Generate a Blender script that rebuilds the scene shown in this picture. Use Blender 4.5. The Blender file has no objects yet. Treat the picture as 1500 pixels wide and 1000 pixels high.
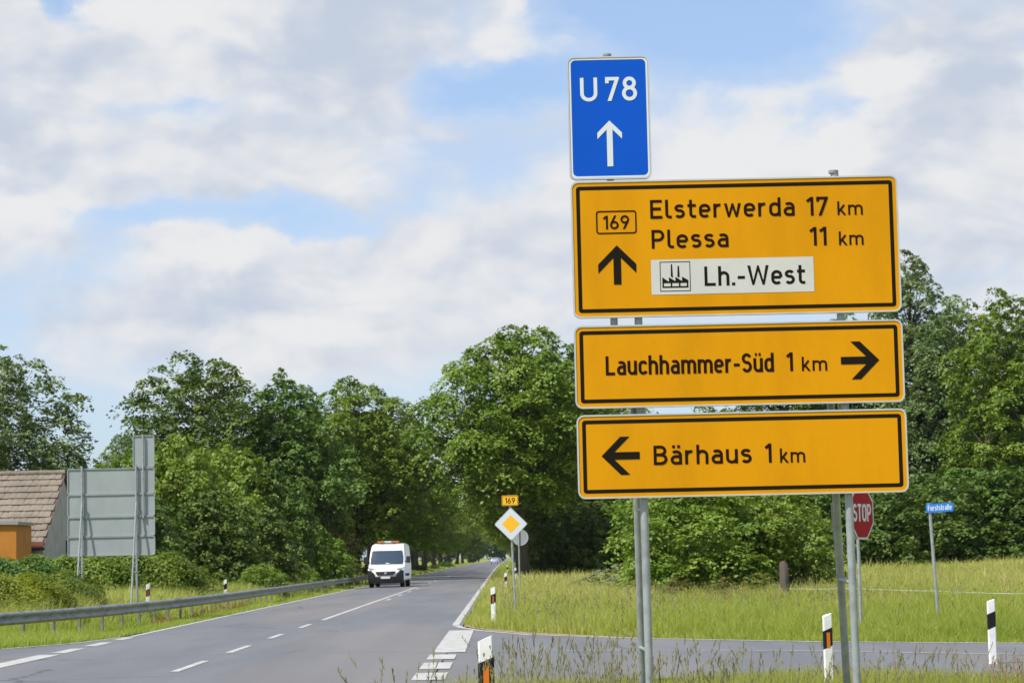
import bpy, math, random
import numpy as np
from mathutils import Vector, Matrix

# ------------------------------------------------------------------ camera
scn = bpy.context.scene
col = scn.collection
EYE = 1.65
FOC, ROLL, PITCH, YAW = 3500.0, 0.022, math.atan(314.6 / 3500), math.atan(20 / 3500)
cam_d = bpy.data.cameras.new('camera')
cam = bpy.data.objects.new('camera', cam_d); col.objects.link(cam)
cam_d.sensor_width = 36; cam_d.lens = 84.0; cam_d.clip_start = 0.1; cam_d.clip_end = 12000
fw = Vector((math.sin(YAW) * math.cos(PITCH), math.cos(YAW) * math.cos(PITCH), math.sin(PITCH)))
r0 = Vector((math.cos(YAW), -math.sin(YAW), 0)); u0 = r0.cross(fw)
cr = r0 * math.cos(ROLL) - u0 * math.sin(ROLL); cu = u0 * math.cos(ROLL) + r0 * math.sin(ROLL)
cam.matrix_world = Matrix(((cr.x, cu.x, -fw.x, 0), (cr.y, cu.y, -fw.y, 0), (cr.z, cu.z, -fw.z, EYE), (0, 0, 0, 1)))
cam_d.dof.use_dof = True; cam_d.dof.focus_distance = 18.0; cam_d.dof.aperture_fstop = 11.0
scn.camera = cam

# ------------------------------------------------------------------ light
SUN_AZ, SUN_EL = math.radians(180 + 50), math.radians(55)      # clockwise from +Y: behind the camera, to the left
sun_dir = Vector((math.sin(SUN_AZ) * math.cos(SUN_EL), math.cos(SUN_AZ) * math.cos(SUN_EL), math.sin(SUN_EL)))
sl = bpy.data.lights.new('sun', 'SUN'); sl.energy = 5.0; sl.angle = math.radians(0.53); sl.color = (1.0, 0.955, 0.88)
so = bpy.data.objects.new('sun', sl); col.objects.link(so)
so.rotation_euler = (-sun_dir).to_track_quat('-Z', 'Y').to_euler(); so.location = (-30, -30, 60)

scn.view_settings.view_transform = 'Standard'; scn.view_settings.look = 'None'
scn.view_settings.gamma = 1.0; scn.view_settings.exposure = 0.15; scn.view_settings.use_curve_mapping = False
scn.render.engine = 'CYCLES'
scn.cycles.use_denoising = True
scn.cycles.max_bounces = 6; scn.cycles.diffuse_bounces = 2; scn.cycles.transmission_bounces = 4; scn.cycles.transparent_max_bounces = 8

world = bpy.data.worlds.new('World'); scn.world = world; world.use_nodes = True
world.cycles.sampling_method = 'MANUAL'; world.cycles.sample_map_resolution = 512
wt = world.node_tree; wt.nodes.clear()
class NT:
    """tiny wrapper for building node graphs"""
    def __init__(s, t): s.t = t
    def n(s, typ, **kw):
        x = s.t.nodes.new(typ)
        for k, v in kw.items(): setattr(x, k, v)
        return x
    def put(s, sock, v):
        if isinstance(v, bpy.types.NodeSocket): s.t.links.new(v, sock)
        else: sock.default_value = v
    def m(s, op, a, b=0.0, c=0.0, clamp=False):
        x = s.n('ShaderNodeMath', operation=op, use_clamp=clamp)
        s.put(x.inputs[0], a); s.put(x.inputs[1], b); s.put(x.inputs[2], c)
        return x.outputs[0]
    def mix(s, f, a, b):
        x = s.n('ShaderNodeMix', data_type='RGBA')
        s.put(x.inputs[0], f); s.put(x.inputs[6], a); s.put(x.inputs[7], b)
        return x.outputs[2]
    def smooth(s, v, lo, hi):
        x = s.n('ShaderNodeMapRange', interpolation_type='SMOOTHSTEP')
        s.put(x.inputs[0], v); s.put(x.inputs[1], lo); s.put(x.inputs[2], hi)
        return x.outputs[0]
    def noise(s, vec, scale, detail=6, rough=0.55, dist=0.0):
        x = s.n('ShaderNodeTexNoise'); s.put(x.inputs['Vector'], vec)
        x.inputs['Scale'].default_value = scale; x.inputs['Detail'].default_value = detail
        x.inputs['Roughness'].default_value = rough; x.inputs['Distortion'].default_value = dist
        return x
    def vec(s, x, y, z):
        c = s.n('ShaderNodeCombineXYZ')
        for i, v in enumerate((x, y, z)): s.put(c.inputs[i], v)
        return c.outputs[0]

def build_sky():
    N = NT(wt)
    sky = N.n('ShaderNodeTexSky', sky_type='NISHITA', sun_disc=False, sun_elevation=SUN_EL, sun_rotation=SUN_AZ,
              altitude=100, air_density=1.0, dust_density=1.2, ozone_density=1.2)
    tc = N.n('ShaderNodeTexCoord')
    sep = N.n('ShaderNodeSeparateXYZ'); N.put(sep.inputs[0], tc.outputs['Generated'])
    X, Y, Z = sep.outputs
    az = N.m('MULTIPLY', N.m('ARCTAN2', X, Y), 57.2958)
    el = N.m('MULTIPLY', N.m('ARCSINE', Z), 57.2958)
    # domain warp makes billowing cloud edges
    p = N.vec(az, N.m('MULTIPLY', el, 1.5), 0.0)
    w1 = N.noise(p, 0.42, 6, 0.58)
    wv = N.n('ShaderNodeVectorMath', operation='MULTIPLY_ADD'); N.put(wv.inputs[0], w1.outputs['Color']); wv.inputs[1].default_value = (3.4, 2.2, 0)
    off = N.n('ShaderNodeVectorMath', operation='ADD'); N.put(off.inputs[0], N.vec(az, el, 0.0)); off.inputs[1].default_value = (-1.7, -1.1, 0)
    N.put(wv.inputs[2], off.outputs[0]); wp = wv.outputs[0]
    fine = N.noise(N.vec(az, N.m('MULTIPLY', el, 1.7), 3.0), 0.85, 8, 0.62).outputs[0]
    mid = N.noise(N.vec(az, N.m('MULTIPLY', el, 1.6), 11.0), 0.36, 3, 0.52, 0.25).outputs[0]
    mid_sun = N.noise(N.vec(N.m('SUBTRACT', az, 0.35), N.m('MULTIPLY_ADD', el, 1.6, 0.75), 11.0), 0.36, 3, 0.52, 0.25).outputs[0]   # a step towards the sun: lights the billows
    broad = N.noise(N.vec(N.m('MULTIPLY', az, 0.6), N.m('MULTIPLY', el, 1.5), 7.0), 0.14, 3, 0.5).outputs[0]
    def total(lst):
        acc = 0.0
        for a, e, sa, se, k in lst:
            q = N.n('ShaderNodeVectorMath', operation='MULTIPLY_ADD'); N.put(q.inputs[0], wp)
            q.inputs[1].default_value = (1 / sa, 1 / se, 0); q.inputs[2].default_value = (-a / sa, -e / se, 0)
            d = N.n('ShaderNodeVectorMath', operation='LENGTH'); N.put(d.inputs[0], q.outputs[0])
            f = N.n('ShaderNodeMapRange', interpolation_type='SMOOTHSTEP'); N.put(f.inputs[0], d.outputs['Value'])
            f.inputs[1].default_value = 1.75; f.inputs[2].default_value = 0.0; f.inputs[3].default_value = 0.0; f.inputs[4].default_value = k
            acc = N.m('ADD', acc, f.outputs[0])
        return acc
    # cloud masses seen in the view (azimuth, elevation in degrees), the rest of the sky is the same broken cloud
    masses = total(CLOUDS); gaps = total(GAPS); darks = total(DARKS); brights = total(BRIGHTS)
    dens = N.m('ADD', N.m('ADD', masses, N.m('MULTIPLY', N.m('SUBTRACT', broad, 0.5), 1.0)), N.m('ADD', N.m('MULTIPLY', N.m('SUBTRACT', fine, 0.5), 0.55), N.m('MULTIPLY', N.m('SUBTRACT', mid, 0.5), 0.8)))
    dens = N.m('SUBTRACT', N.m('ADD', dens, 0.17), gaps)
    cover = N.smooth(dens, 0.04, 0.60)
    veil = N.m('ADD', 0.30, N.m('MULTIPLY', N.smooth(dens, -0.5, 0.3), 0.34))   # thin milky cloud between the heaps
    low = N.smooth(el, 9.0, 0.0)                                         # the air whitens towards the horizon
    veil = N.m('MAXIMUM', veil, N.m('MULTIPLY', low, 0.6))
    shade = N.m('ADD', N.m('ADD', darks, N.m('ADD', N.m('MULTIPLY', N.m('SUBTRACT', fine, 0.52), 0.45), N.m('MULTIPLY', N.m('SUBTRACT', mid_sun, mid), 1.7))), N.m('MULTIPLY', N.m('SUBTRACT', broad, 0.5), 0.8))
    shade = N.m('SUBTRACT', N.m('ADD', shade, 0.36), brights)
    shade = N.smooth(shade, 0.0, 1.0)
    cl = N.mix(shade, (7.5, 7.55, 7.65, 1), (5.0, 5.6, 6.7, 1))
    skyc = N.n('ShaderNodeVectorMath', operation='MULTIPLY'); N.put(skyc.inputs[0], sky.outputs[0]); skyc.inputs[1].default_value = SKY_TINT
    base = N.mix(veil, skyc.outputs[0], (5.9, 6.7, 7.9, 1))
    fin = N.mix(cover, base, cl)
    bg = N.n('ShaderNodeBackground'); N.put(bg.inputs[0], fin); bg.inputs[1].default_value = 0.1
    out = N.n('ShaderNodeOutputWorld'); wt.links.new(bg.outputs[0], out.inputs[0])

SKY_TINT = (1.15, 1.35, 1.62)
# azimuth, elevation, half widths, weight
CLOUDS = [(-4.2, 13.0, 3.6, 2.3, .75), (-10.5, 11.3, 2.6, 2.6, .6), (-8.0, 12.9, 1.6, 1.3, .35), (0.9, 13.1, 1.2, 1.2, .5), (-4.6, 9.5, 2.9, 1.0, .45), (-11.2, 8.1, 1.6, .8, .5),
          (-6.8, 7.3, 1.9, 1.0, .6), (-3.0, 6.1, 4.0, 1.9, .55), (6.2, 9.2, 4.0, 1.3, .6), (9.6, 10.8, 1.2, 1.2, .6), (12.0, 9.6, 2.2, 4.0, .55), (11.2, 13.6, 1.2, .8, .35), (3, 7.5, 3, 1.5, .4), (-8, 5.4, 4.0, 1.3, .35)]
GAPS = [(-10.1, 13.4, .8, .7, .9), (-5.9, 8.15, 3.6, .5, .85), (0.2, 11.2, 1.9, .6, .9), (5.6, 12.5, 2.6, 1.0, 1.05), (2.2, 13.4, 1.3, .8, .7), (-8.2, 10.6, 1.8, .35, .35), (-11.6, 5.8, .7, .8, .3), (8.2, 10.3, 1.0, .5, .4)]
DARKS = [(-3.4, 11.7, 2.2, .9, .75), (-2.6, 13.3, 2.0, 1.0, .45), (-11.8, 10.4, 1.3, .8, .55), (-7.0, 6.3, 1.4, .6, .35), (11.5, 11.5, 1.5, 1.4, .5), (9.9, 9.4, .8, .9, .4), (12.2, 8.4, .8, .7, .25), (-.6, 9.6, 1.0, .9, .4), (-10.0, 6.3, 2.2, .6, .25)]
BRIGHTS = [(-8.2, 13.0, 1.0, .8, .55), (0.9, 13.2, .7, .9, .5), (-11.5, 8.4, 1.3, .5, .5), (-7.0, 7.7, 1.5, .5, .5), (6.6, 9.8, 2.8, 1.1, .55), (9.2, 11.0, .8, .4, .5), (-2, 6.6, 2.5, .7, .3)]
build_sky()

# ------------------------------------------------------------------ helpers
def tag(o, label=None, cat=None, group=None, kind=None):
    if label: o['label'] = label
    if cat: o['category'] = cat
    if group: o['group'] = group
    if kind: o['kind'] = kind
    return o

def empty(name, loc=(0, 0, 0), rz=0.0):
    o = bpy.data.objects.new(name, None); col.objects.link(o)
    o.location = loc; o.rotation_euler = (0, 0, rz); o.empty_display_size = 0.2
    return o

def link_mesh(name, me, parent=None, loc=None, rot=None, scale=None):
    o = bpy.data.objects.new(name, me); col.objects.link(o)
    if parent is not None: o.parent = parent
    if loc is not None: o.location = loc
    if rot is not None: o.rotation_euler = rot
    if scale is not None: o.scale = scale
    return o

class MB:
    def __init__(s): s.v = []; s.f = []
    def add(s, vs, fs):
        b = len(s.v); s.v += [tuple(v) for v in vs]; s.f += [tuple(b + i for i in f) for f in fs]
        return s
    def box(s, x0, x1, y0, y1, z0, z1):
        return s.add([(x0, y0, z0), (x1, y0, z0), (x1, y1, z0), (x0, y1, z0), (x0, y0, z1), (x1, y0, z1), (x1, y1, z1), (x0, y1, z1)],
                     [(0, 3, 2, 1), (4, 5, 6, 7), (0, 1, 5, 4), (1, 2, 6, 5), (2, 3, 7, 6), (3, 0, 4, 7)])
    def tube(s, pts, rad, n=12, caps=True):
        pts = [Vector(p) for p in pts]
        if not hasattr(rad, '__len__'): rad = [rad] * len(pts)
        rings = []; ref = None; vs = []
        for i, p in enumerate(pts):
            d = (pts[min(i + 1, len(pts) - 1)] - pts[max(i - 1, 0)]).normalized()
            if ref is None: ref = d.orthogonal().normalized()
            a = (ref - d * ref.dot(d)).normalized(); ref = a; b = d.cross(a)
            for k in range(n):
                t = 2 * math.pi * k / n; vs.append(p + (a * math.cos(t) + b * math.sin(t)) * rad[i])
        fs = []
        for i in range(len(pts) - 1):
            for k in range(n):
                k2 = (k + 1) % n; fs.append((i * n + k, i * n + k2, (i + 1) * n + k2, (i + 1) * n + k))
        if caps: fs.append(tuple(range(n - 1, -1, -1))); e = (len(pts) - 1) * n; fs.append(tuple(e + k for k in range(n)))
        return s.add(vs, fs)
    def prism(s, poly, y0, y1, bevel=0.0):
        """polygon in (x,z), counter-clockwise seen from -Y, from front y0 to back y1"""
        n = len(poly)
        vs = [(x, y0, z) for x, z in poly] + [(x, y1, z) for x, z in poly]
        fs = [tuple(range(n)), tuple(range(2 * n - 1, n - 1, -1))] + [(i, n + i, n + (i + 1) % n, (i + 1) % n) for i in range(n)]
        return s.add(vs, fs)
    def flat(s, poly, y):
        return s.add([(x, y, z) for x, z in poly], [tuple(range(len(poly)))])
    def ring(s, outer, inner, y):
        n = len(outer)
        return s.add([(x, y, z) for x, z in outer] + [(x, y, z) for x, z in inner], [(i, (i + 1) % n, n + (i + 1) % n, n + i) for i in range(n)])
    def ring_prism(s, outer, inner, y0, y1):
        n = len(outer)
        vs = [(x, y0, z) for x, z in outer] + [(x, y0, z) for x, z in inner] + [(x, y1, z) for x, z in outer] + [(x, y1, z) for x, z in inner]
        fs = []
        for i in range(n):
            j = (i + 1) % n
            fs += [(i, j, n + j, n + i), (2 * n + i, 3 * n + i, 3 * n + j, 2 * n + j), (i, 2 * n + i, 2 * n + j, j), (n + i, n + j, 3 * n + j, 3 * n + i)]
        return s.add(vs, fs)
    def mesh(s, name, mat, smooth=False):
        me = bpy.data.meshes.new(name); me.from_pydata(s.v, [], s.f)
        if mat: me.materials.append(mat)
        if smooth:
            me.polygons.foreach_set('use_smooth', [True] * len(me.polygons)); me.update()
            if smooth != 'all': me.set_sharp_from_angle(angle=math.radians(40))
        me.update(); return me
    def build(s, name, mat, parent=None, smooth=False, **kw):
        return link_mesh(name, s.mesh(name, mat, smooth), parent, **kw)

def rrect(x0, x1, z0, z1, r, n=6):
    pts = []
    for cx, cz, a in ((x1 - r, z0 + r, -90), (x1 - r, z1 - r, 0), (x0 + r, z1 - r, 90), (x0 + r, z0 + r, 180)):
        for k in range(n + 1):
            t = math.radians(a + 90 * k / n); pts.append((cx + r * math.cos(t), cz + r * math.sin(t)))
    return pts

# ------------------------------------------------------------------ materials
def mat(name, rgb, rough=0.6, metal=0.0, spec=0.5, var=0.0, vscale=5.0, var_rgb=None, bump=0.0, bscale=40.0, detail=6, coat=0.0, stretch=None):
    m = bpy.data.materials.new(name); m.use_nodes = True
    N = NT(m.node_tree); b = m.node_tree.nodes['Principled BSDF']
    b.inputs['Base Color'].default_value = (*rgb, 1); b.inputs['Roughness'].default_value = rough; b.inputs['Metallic'].default_value = metal
    b.inputs['Specular IOR Level'].default_value = spec; b.inputs['Coat Weight'].default_value = coat
    if var or bump:
        tc = N.n('ShaderNodeTexCoord'); v = tc.outputs['Object']
        if stretch:
            mp = N.n('ShaderNodeMapping'); N.put(mp.inputs[0], v); mp.inputs['Scale'].default_value = stretch; v = mp.outputs[0]
    if var:
        nz = N.noise(v, vscale, detail, 0.6)
        c2 = var_rgb or tuple(c * (1 - var) for c in rgb)
        f = N.smooth(nz.outputs[0], 0.38, 0.68)
        if var_rgb: f = N.m('MULTIPLY', f, var)
        N.put(b.inputs['Base Color'], N.mix(f, (*rgb, 1), (*c2, 1)))
        N.put(b.inputs['Roughness'], N.m('ADD', rough - 0.06, N.m('MULTIPLY', nz.outputs[0], 0.12)))
    if bump:
        nb = N.noise(v, bscale, 5, 0.6); bp = N.n('ShaderNodeBump'); bp.inputs['Strength'].default_value = bump
        bp.inputs['Distance'].default_value = 0.02; N.put(bp.inputs['Height'], nb.outputs[0]); N.put(b.inputs['Normal'], bp.outputs[0])
    return m

def leaf_mat(name, dark, mid, light, trans=0.3, rough=0.5):
    m = bpy.data.materials.new(name); m.use_nodes = True; t = m.node_tree; t.nodes.clear(); N = NT(t)
    at = N.n('ShaderNodeAttribute', attribute_name='tint')
    cr_ = N.n('ShaderNodeValToRGB'); N.put(cr_.inputs[0], at.outputs['Fac'])
    e = cr_.color_ramp.elements; e[0].color = (*dark, 1); e[1].color = (*light, 1); k = e.new(0.5); k.color = (*mid, 1)
    oi = N.n('ShaderNodeObjectInfo')
    hs = N.n('ShaderNodeHueSaturation'); N.put(hs.inputs['Color'], cr_.outputs[0])
    N.put(hs.inputs['Hue'], N.m('ADD', 0.49, N.m('MULTIPLY', oi.outputs['Random'], 0.02)))
    N.put(hs.inputs['Value'], N.m('ADD', 0.88, N.m('MULTIPLY', oi.outputs['Random'], 0.24)))
    p = N.n('ShaderNodeBsdfPrincipled'); N.put(p.inputs['Base Color'], hs.outputs[0]); p.inputs['Roughness'].default_value = rough; p.inputs['Specular IOR Level'].default_value = 0.25
    tr = N.n('ShaderNodeBsdfTranslucent')
    tcol = N.n('ShaderNodeVectorMath', operation='MULTIPLY'); N.put(tcol.inputs[0], hs.outputs[0]); tcol.inputs[1].default_value = (1.35, 1.4, 0.6)
    N.put(tr.inputs[0], tcol.outputs[0])
    mx = N.n('ShaderNodeMixShader'); mx.inputs[0].default_value = trans; t.links.new(p.outputs[0], mx.inputs[1]); t.links.new(tr.outputs[0], mx.inputs[2])
    o = N.n('ShaderNodeOutputMaterial'); t.links.new(mx.outputs[0], o.inputs[0])
    return m

M = {}
M['yellow'] = mat('sign_yellow', (0.66, 0.285, 0.003), 0.5, var=0.13, vscale=2.0, spec=0.08, stretch=(1, 1, .3))
M['black_print'] = mat('black_print', (0.012, 0.009, 0.006), 0.6, spec=0.08)
M['brown_print'] = mat('letter_print', (0.018, 0.007, 0.003), 0.6, spec=0.08)
M['white_print'] = mat('white_print', (0.62, 0.66, 0.69), 0.5, spec=0.2)
M['white_field'] = mat('white_field', (0.56, 0.55, 0.52), 0.5, var=0.06, vscale=3)
M['blue'] = mat('sign_blue', (0.005, 0.085, 0.52), 0.5, var=0.06, vscale=2, spec=0.08)
M['alu'] = mat('sign_rim', (0.52, 0.53, 0.52), 0.5, metal=0.2, var=0.12, vscale=6)
M['alu_back'] = mat('sign_back_grey', (0.32, 0.355, 0.355), 0.55, metal=0.1, var=0.10, vscale=1.3)
M['galv'] = mat('galvanised_steel', (0.36, 0.385, 0.39), 0.5, metal=0.3, var=0.28, vscale=9, bump=0.05)
M['cap'] = mat('grey_cap', (0.22, 0.23, 0.24), 0.6)
M['rail'] = mat('guard_rail_steel', (0.27, 0.275, 0.28), 0.5, metal=0.3, var=0.4, vscale=2.2, stretch=(1, 1, 3))
M['rail_post'] = mat('rail_post_steel', (0.24, 0.235, 0.22), 0.6, metal=0.2, var=0.3, vscale=5)
M['post_white'] = mat('white_plastic', (0.80, 0.80, 0.77), 0.5, var=0.14, vscale=7)
M['post_black'] = mat('black_plastic', (0.014, 0.014, 0.015), 0.6, spec=0.15)
M['reflector'] = mat('orange_reflector', (0.62, 0.16, 0.008), 0.25)
M['red_refl'] = mat('amber_reflector', (0.36, 0.075, 0.02), 0.3)
M['red'] = mat('stop_red', (0.36, 0.008, 0.012), 0.5, var=0.08, vscale=3, spec=0.08)
M['signblue'] = mat('street_blue', (0.02, 0.19, 0.66), 0.4)
M['diamond'] = mat('priority_yellow', (0.90, 0.47, 0.01), 0.42)
M['paint'] = mat('white_road_paint', (0.44, 0.435, 0.41), 0.8, var=0.75, vscale=3.5, var_rgb=(0.26, 0.26, 0.255), detail=9, spec=0.2)
M['bark'] = mat('bark', (0.085, 0.068, 0.05), 0.9, var=0.45, vscale=6, bump=0.5, bscale=14, stretch=(1, 1, 0.25))
M['wood'] = mat('weathered_wood', (0.11, 0.085, 0.07), 0.9, var=0.5, vscale=8, bump=0.4, bscale=20, stretch=(1, 1, 0.15))
M['plaster'] = mat('grey_plaster', (0.40, 0.38, 0.34), 0.9, var=0.22, vscale=1.4, bump=0.15, bscale=15)
M['dark'] = mat('dark_opening', (0.03, 0.028, 0.026), 0.6)
M['orange_wall'] = mat('ochre_render', (0.44, 0.175, 0.022), 0.9, var=0.14, vscale=1.1)
M['gutter'] = mat('zinc_flashing', (0.30, 0.30, 0.29), 0.5, metal=0.4)
M['orange_tile'] = mat('new_clay', (0.55, 0.16, 0.06), 0.75)
M['van_white'] = mat('van_paint', (0.82, 0.82, 0.80), 0.28, coat=0.5)
M['van_black'] = mat('van_plastic', (0.018, 0.018, 0.02), 0.55)
M['rubber'] = mat('tyre_rubber', (0.016, 0.016, 0.017), 0.8)
M['rim'] = mat('wheel_rim', (0.30, 0.30, 0.31), 0.4, metal=0.6)
M['chrome'] = mat('chrome', (0.75, 0.75, 0.76), 0.18, metal=1.0)
M['lamp'] = mat('headlamp', (0.24, 0.25, 0.26), 0.12, metal=0.3)
M['amber'] = mat('amber_lens', (0.56, 0.19, 0.05), 0.3)
M['redlens'] = mat('red_lens', (0.4, 0.01, 0.01), 0.25)
M['glass'] = mat('dark_window_glass', (0.030, 0.050, 0.080), 0.06, spec=0.8)
M['car_silver'] = mat('car_silver_paint', (0.42, 0.47, 0.52), 0.3, metal=0.4, coat=0.5)
M['car_blue'] = mat('car_blue_paint', (0.10, 0.20, 0.34), 0.3, metal=0.3, coat=0.5)
M['plate'] = mat('number_plate', (0.75, 0.75, 0.72), 0.45)
M['tape'] = mat('fence_tape', (0.55, 0.54, 0.49), 0.8)

M['linden'] = leaf_mat('linden_leaf', (0.080, 0.135, 0.016), (0.150, 0.222, 0.027), (0.235, 0.305, 0.046), 0.26)
M['oak'] = leaf_mat('oak_leaf', (0.052, 0.100, 0.016), (0.095, 0.158, 0.026), (0.155, 0.225, 0.043), 0.20)
M['ash'] = leaf_mat('ash_leaf', (0.100, 0.150, 0.055), (0.160, 0.220, 0.085), (0.230, 0.295, 0.125), 0.26)
M['shrub'] = leaf_mat('shrub_leaf', (0.095, 0.160, 0.020), (0.175, 0.260, 0.034), (0.270, 0.345, 0.065), 0.28)
M['olive'] = leaf_mat('olive_leaf', (0.13, 0.13, 0.030), (0.195, 0.185, 0.048), (0.26, 0.23, 0.068), 0.30)
M['golden'] = leaf_mat('golden_leaf', (0.13, 0.170, 0.012), (0.21, 0.245, 0.020), (0.30, 0.32, 0.035), 0.26)
M['silver'] = leaf_mat('silvery_leaf', (0.13, 0.17, 0.08), (0.20, 0.24, 0.13), (0.30, 0.33, 0.22), 0.25)
M['grass'] = leaf_mat('grass_blade', (0.210, 0.285, 0.042), (0.355, 0.385, 0.085), (0.520, 0.470, 0.210), 0.44, 0.65)
M['seed'] = leaf_mat('seed_stalk', (0.16, 0.145, 0.075), (0.24, 0.215, 0.12), (0.34, 0.31, 0.19), 0.25, 0.7)
M['sorrel'] = leaf_mat('sorrel_flower', (0.27, 0.13, 0.05), (0.33, 0.17, 0.07), (0.36, 0.22, 0.10), 0.25, 0.7)

def asphalt_mat():
    m = bpy.data.materials.new('asphalt'); m.use_nodes = True; t = m.node_tree; N = NT(t); b = t.nodes['Principled BSDF']
    tc = N.n('ShaderNodeTexCoord'); P = tc.outputs['Object']
    sp = N.n('ShaderNodeSeparateXYZ'); N.put(sp.inputs[0], P)
    big = N.noise(N.vec(sp.outputs[0], N.m('MULTIPLY', sp.outputs[1], 0.12), 0.0), 0.55, 5, 0.55).outputs[0]
    patch = N.noise(N.vec(N.m('MULTIPLY', sp.outputs[0], 0.5), N.m('MULTIPLY', sp.outputs[1], 0.05), 4.0), 0.5, 4, 0.5).outputs[0]
    fine = N.noise(P, 26, 6, 0.7).outputs[0]
    c = N.mix(N.smooth(big, 0.3, 0.7), (0.110, 0.114, 0.126, 1), (0.150, 0.153, 0.163, 1))
    c = N.mix(N.m('MULTIPLY', N.smooth(patch, 0.46, 0.62), 0.5), c, (0.185, 0.162, 0.148, 1))
    # rubbed wheel tracks of both lanes
    tr = None
    for xc in (-7.6, -5.95, -3.95, -2.3):
        d = N.m('ABSOLUTE', N.m('SUBTRACT', sp.outputs[0], xc)); k = N.smooth(d, 0.55, 0.1)
        tr = k if tr is None else N.m('MAXIMUM', tr, k)
    c = N.mix(N.m('MULTIPLY', tr, 0.18), c, (0.105, 0.106, 0.112, 1))
    c = N.mix(N.m('MULTIPLY', N.smooth(fine, 0.45, 0.75), 0.35), c, (0.22, 0.22, 0.222, 1))
    vo = N.n('ShaderNodeTexVoronoi', feature='DISTANCE_TO_EDGE'); wob = N.noise(P, 1.4, 4, .6)
    wo = N.n('ShaderNodeVectorMath', operation='MULTIPLY_ADD'); N.put(wo.inputs[0], wob.outputs['Color']); wo.inputs[1].default_value = (.9, .9, 0); N.put(wo.inputs[2], P)
    N.put(vo.inputs['Vector'], wo.outputs[0]); vo.inputs['Scale'].default_value = 0.16
    crack = N.m('MULTIPLY', N.smooth(vo.outputs['Distance'], 0.010, 0.002), N.smooth(N.noise(P, .22, 2, .5).outputs[0], .45, .55))
    c = N.mix(N.m('MULTIPLY', crack, 0.65), c, (0.040, 0.040, 0.043, 1))
    N.put(b.inputs['Base Color'], c); b.inputs['Roughness'].default_value = 0.82; b.inputs['Specular IOR Level'].default_value = 0.35
    bp = N.n('ShaderNodeBump'); bp.inputs['Strength'].default_value = 0.25; bp.inputs['Distance'].default_value = 0.01
    N.put(bp.inputs['Height'], fine); N.put(b.inputs['Normal'], bp.outputs[0])
    return m
M['asphalt'] = asphalt_mat()

def ground_mat():
    m = bpy.data.materials.new('meadow_soil'); m.use_nodes = True; t = m.node_tree; N = NT(t); b = t.nodes['Principled BSDF']
    tc = N.n('ShaderNodeTexCoord'); P = tc.outputs['Object']
    a = N.noise(P, 0.06, 5, 0.6).outputs[0]; f = N.noise(P, 3.0, 6, 0.7).outputs[0]; g = N.noise(P, 0.5, 6, 0.65).outputs[0]
    c = N.mix(N.smooth(a, 0.35, 0.65), (0.190, 0.225, 0.036, 1), (0.270, 0.255, 0.075, 1))
    c = N.mix(N.m('MULTIPLY', N.smooth(g, 0.4, 0.7), 0.6), c, (0.150, 0.190, 0.028, 1))
    c = N.mix(N.m('MULTIPLY', N.smooth(f, 0.5, 0.75), 0.5), c, (0.120, 0.140, 0.032, 1))
    N.put(b.inputs['Base Color'], c); b.inputs['Roughness'].default_value = 0.95; b.inputs['Specular IOR Level'].default_value = 0.1
    return m
M['ground'] = ground_mat()
M['gravel'] = mat('verge_gravel', (0.30, 0.23, 0.15), 0.95, var=0.5, vscale=6, var_rgb=(0.14, 0.13, 0.06), bump=0.4, bscale=30)

# ------------------------------------------------------------------ terrain and roads
def bend(Y):                                  # the highway bends very gently to the right far away
    return 4.6e-6 * max(0.0, Y - 200.0) ** 2
def sstep(a, b, x):
    t = np.clip((x - a) / (b - a), 0, 1); return t * t * (3 - 2 * t)
FAR_EDGE = [(-1.05, 62), (-1.12, 59.2), (-0.95, 57), (-0.5, 54.6), (0.59, 50.9), (2.8, 47.2), (5.7, 43.6), (8.4, 41.3), (12, 38.2), (18, 32.0), (30, 18)]
NEAR_EDGE = [(-1.05, 20), (-0.9, 24), (-0.3, 28.5), (0.9, 31.6), (2.8, 32.4), (4.6, 31.8), (6.15, 30.6), (9, 28.0), (14, 22), (22, 12)]
LEFT_EDGE = [(-8.75, 60), (-8.72, 55.3), (-9.4, 51.9), (-10.35, 49.3), (-12.5, 46), (-18, 42.5), (-30, 39.5)]
def ycurve(E, x): return np.interp(x, [p[0] for p in E], [p[1] for p in E])
def far_y(x): return np.interp(x, [p[0] for p in FAR_EDGE[1:]], [p[1] for p in FAR_EDGE[1:]])
def near_y(x): return np.interp(x, [p[0] for p in NEAR_EDGE], [p[1] for p in NEAR_EDGE])
def hgt(x, y):
    x = np.asarray(x, float); y = np.asarray(y, float)
    c = 4.6e-6 * np.maximum(0.0, y - 200.0) ** 2
    xr = x - c
    z = -0.045 + 0 * x
    z = z - 0.16 * sstep(-8.95, -10.2, xr) * sstep(40, 60, y)                       # left verge falls to a shallow ditch
    z = z + 0.30 * sstep(8, 40, xr) * sstep(60, 170, y)                             # meadow rises slightly
    z = z + 0.028 * np.sin(x * 0.9 + 1.3) * np.sin(y * 0.31) * sstep(0.3, 2.5, np.maximum(xr + 0.8, -8.9 - xr))
    onroad = ((x > -1.3) & (y > near_y(x) - 0.2) & (y < far_y(x) + 0.2)) | ((x <= -1.3) & (xr > -9.0)) | ((xr > -9.0) & (xr < -1.0)) | ((x < -8.7) & (y < 56) & (y > 10))
    return np.where(onroad, -0.05, z)

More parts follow.
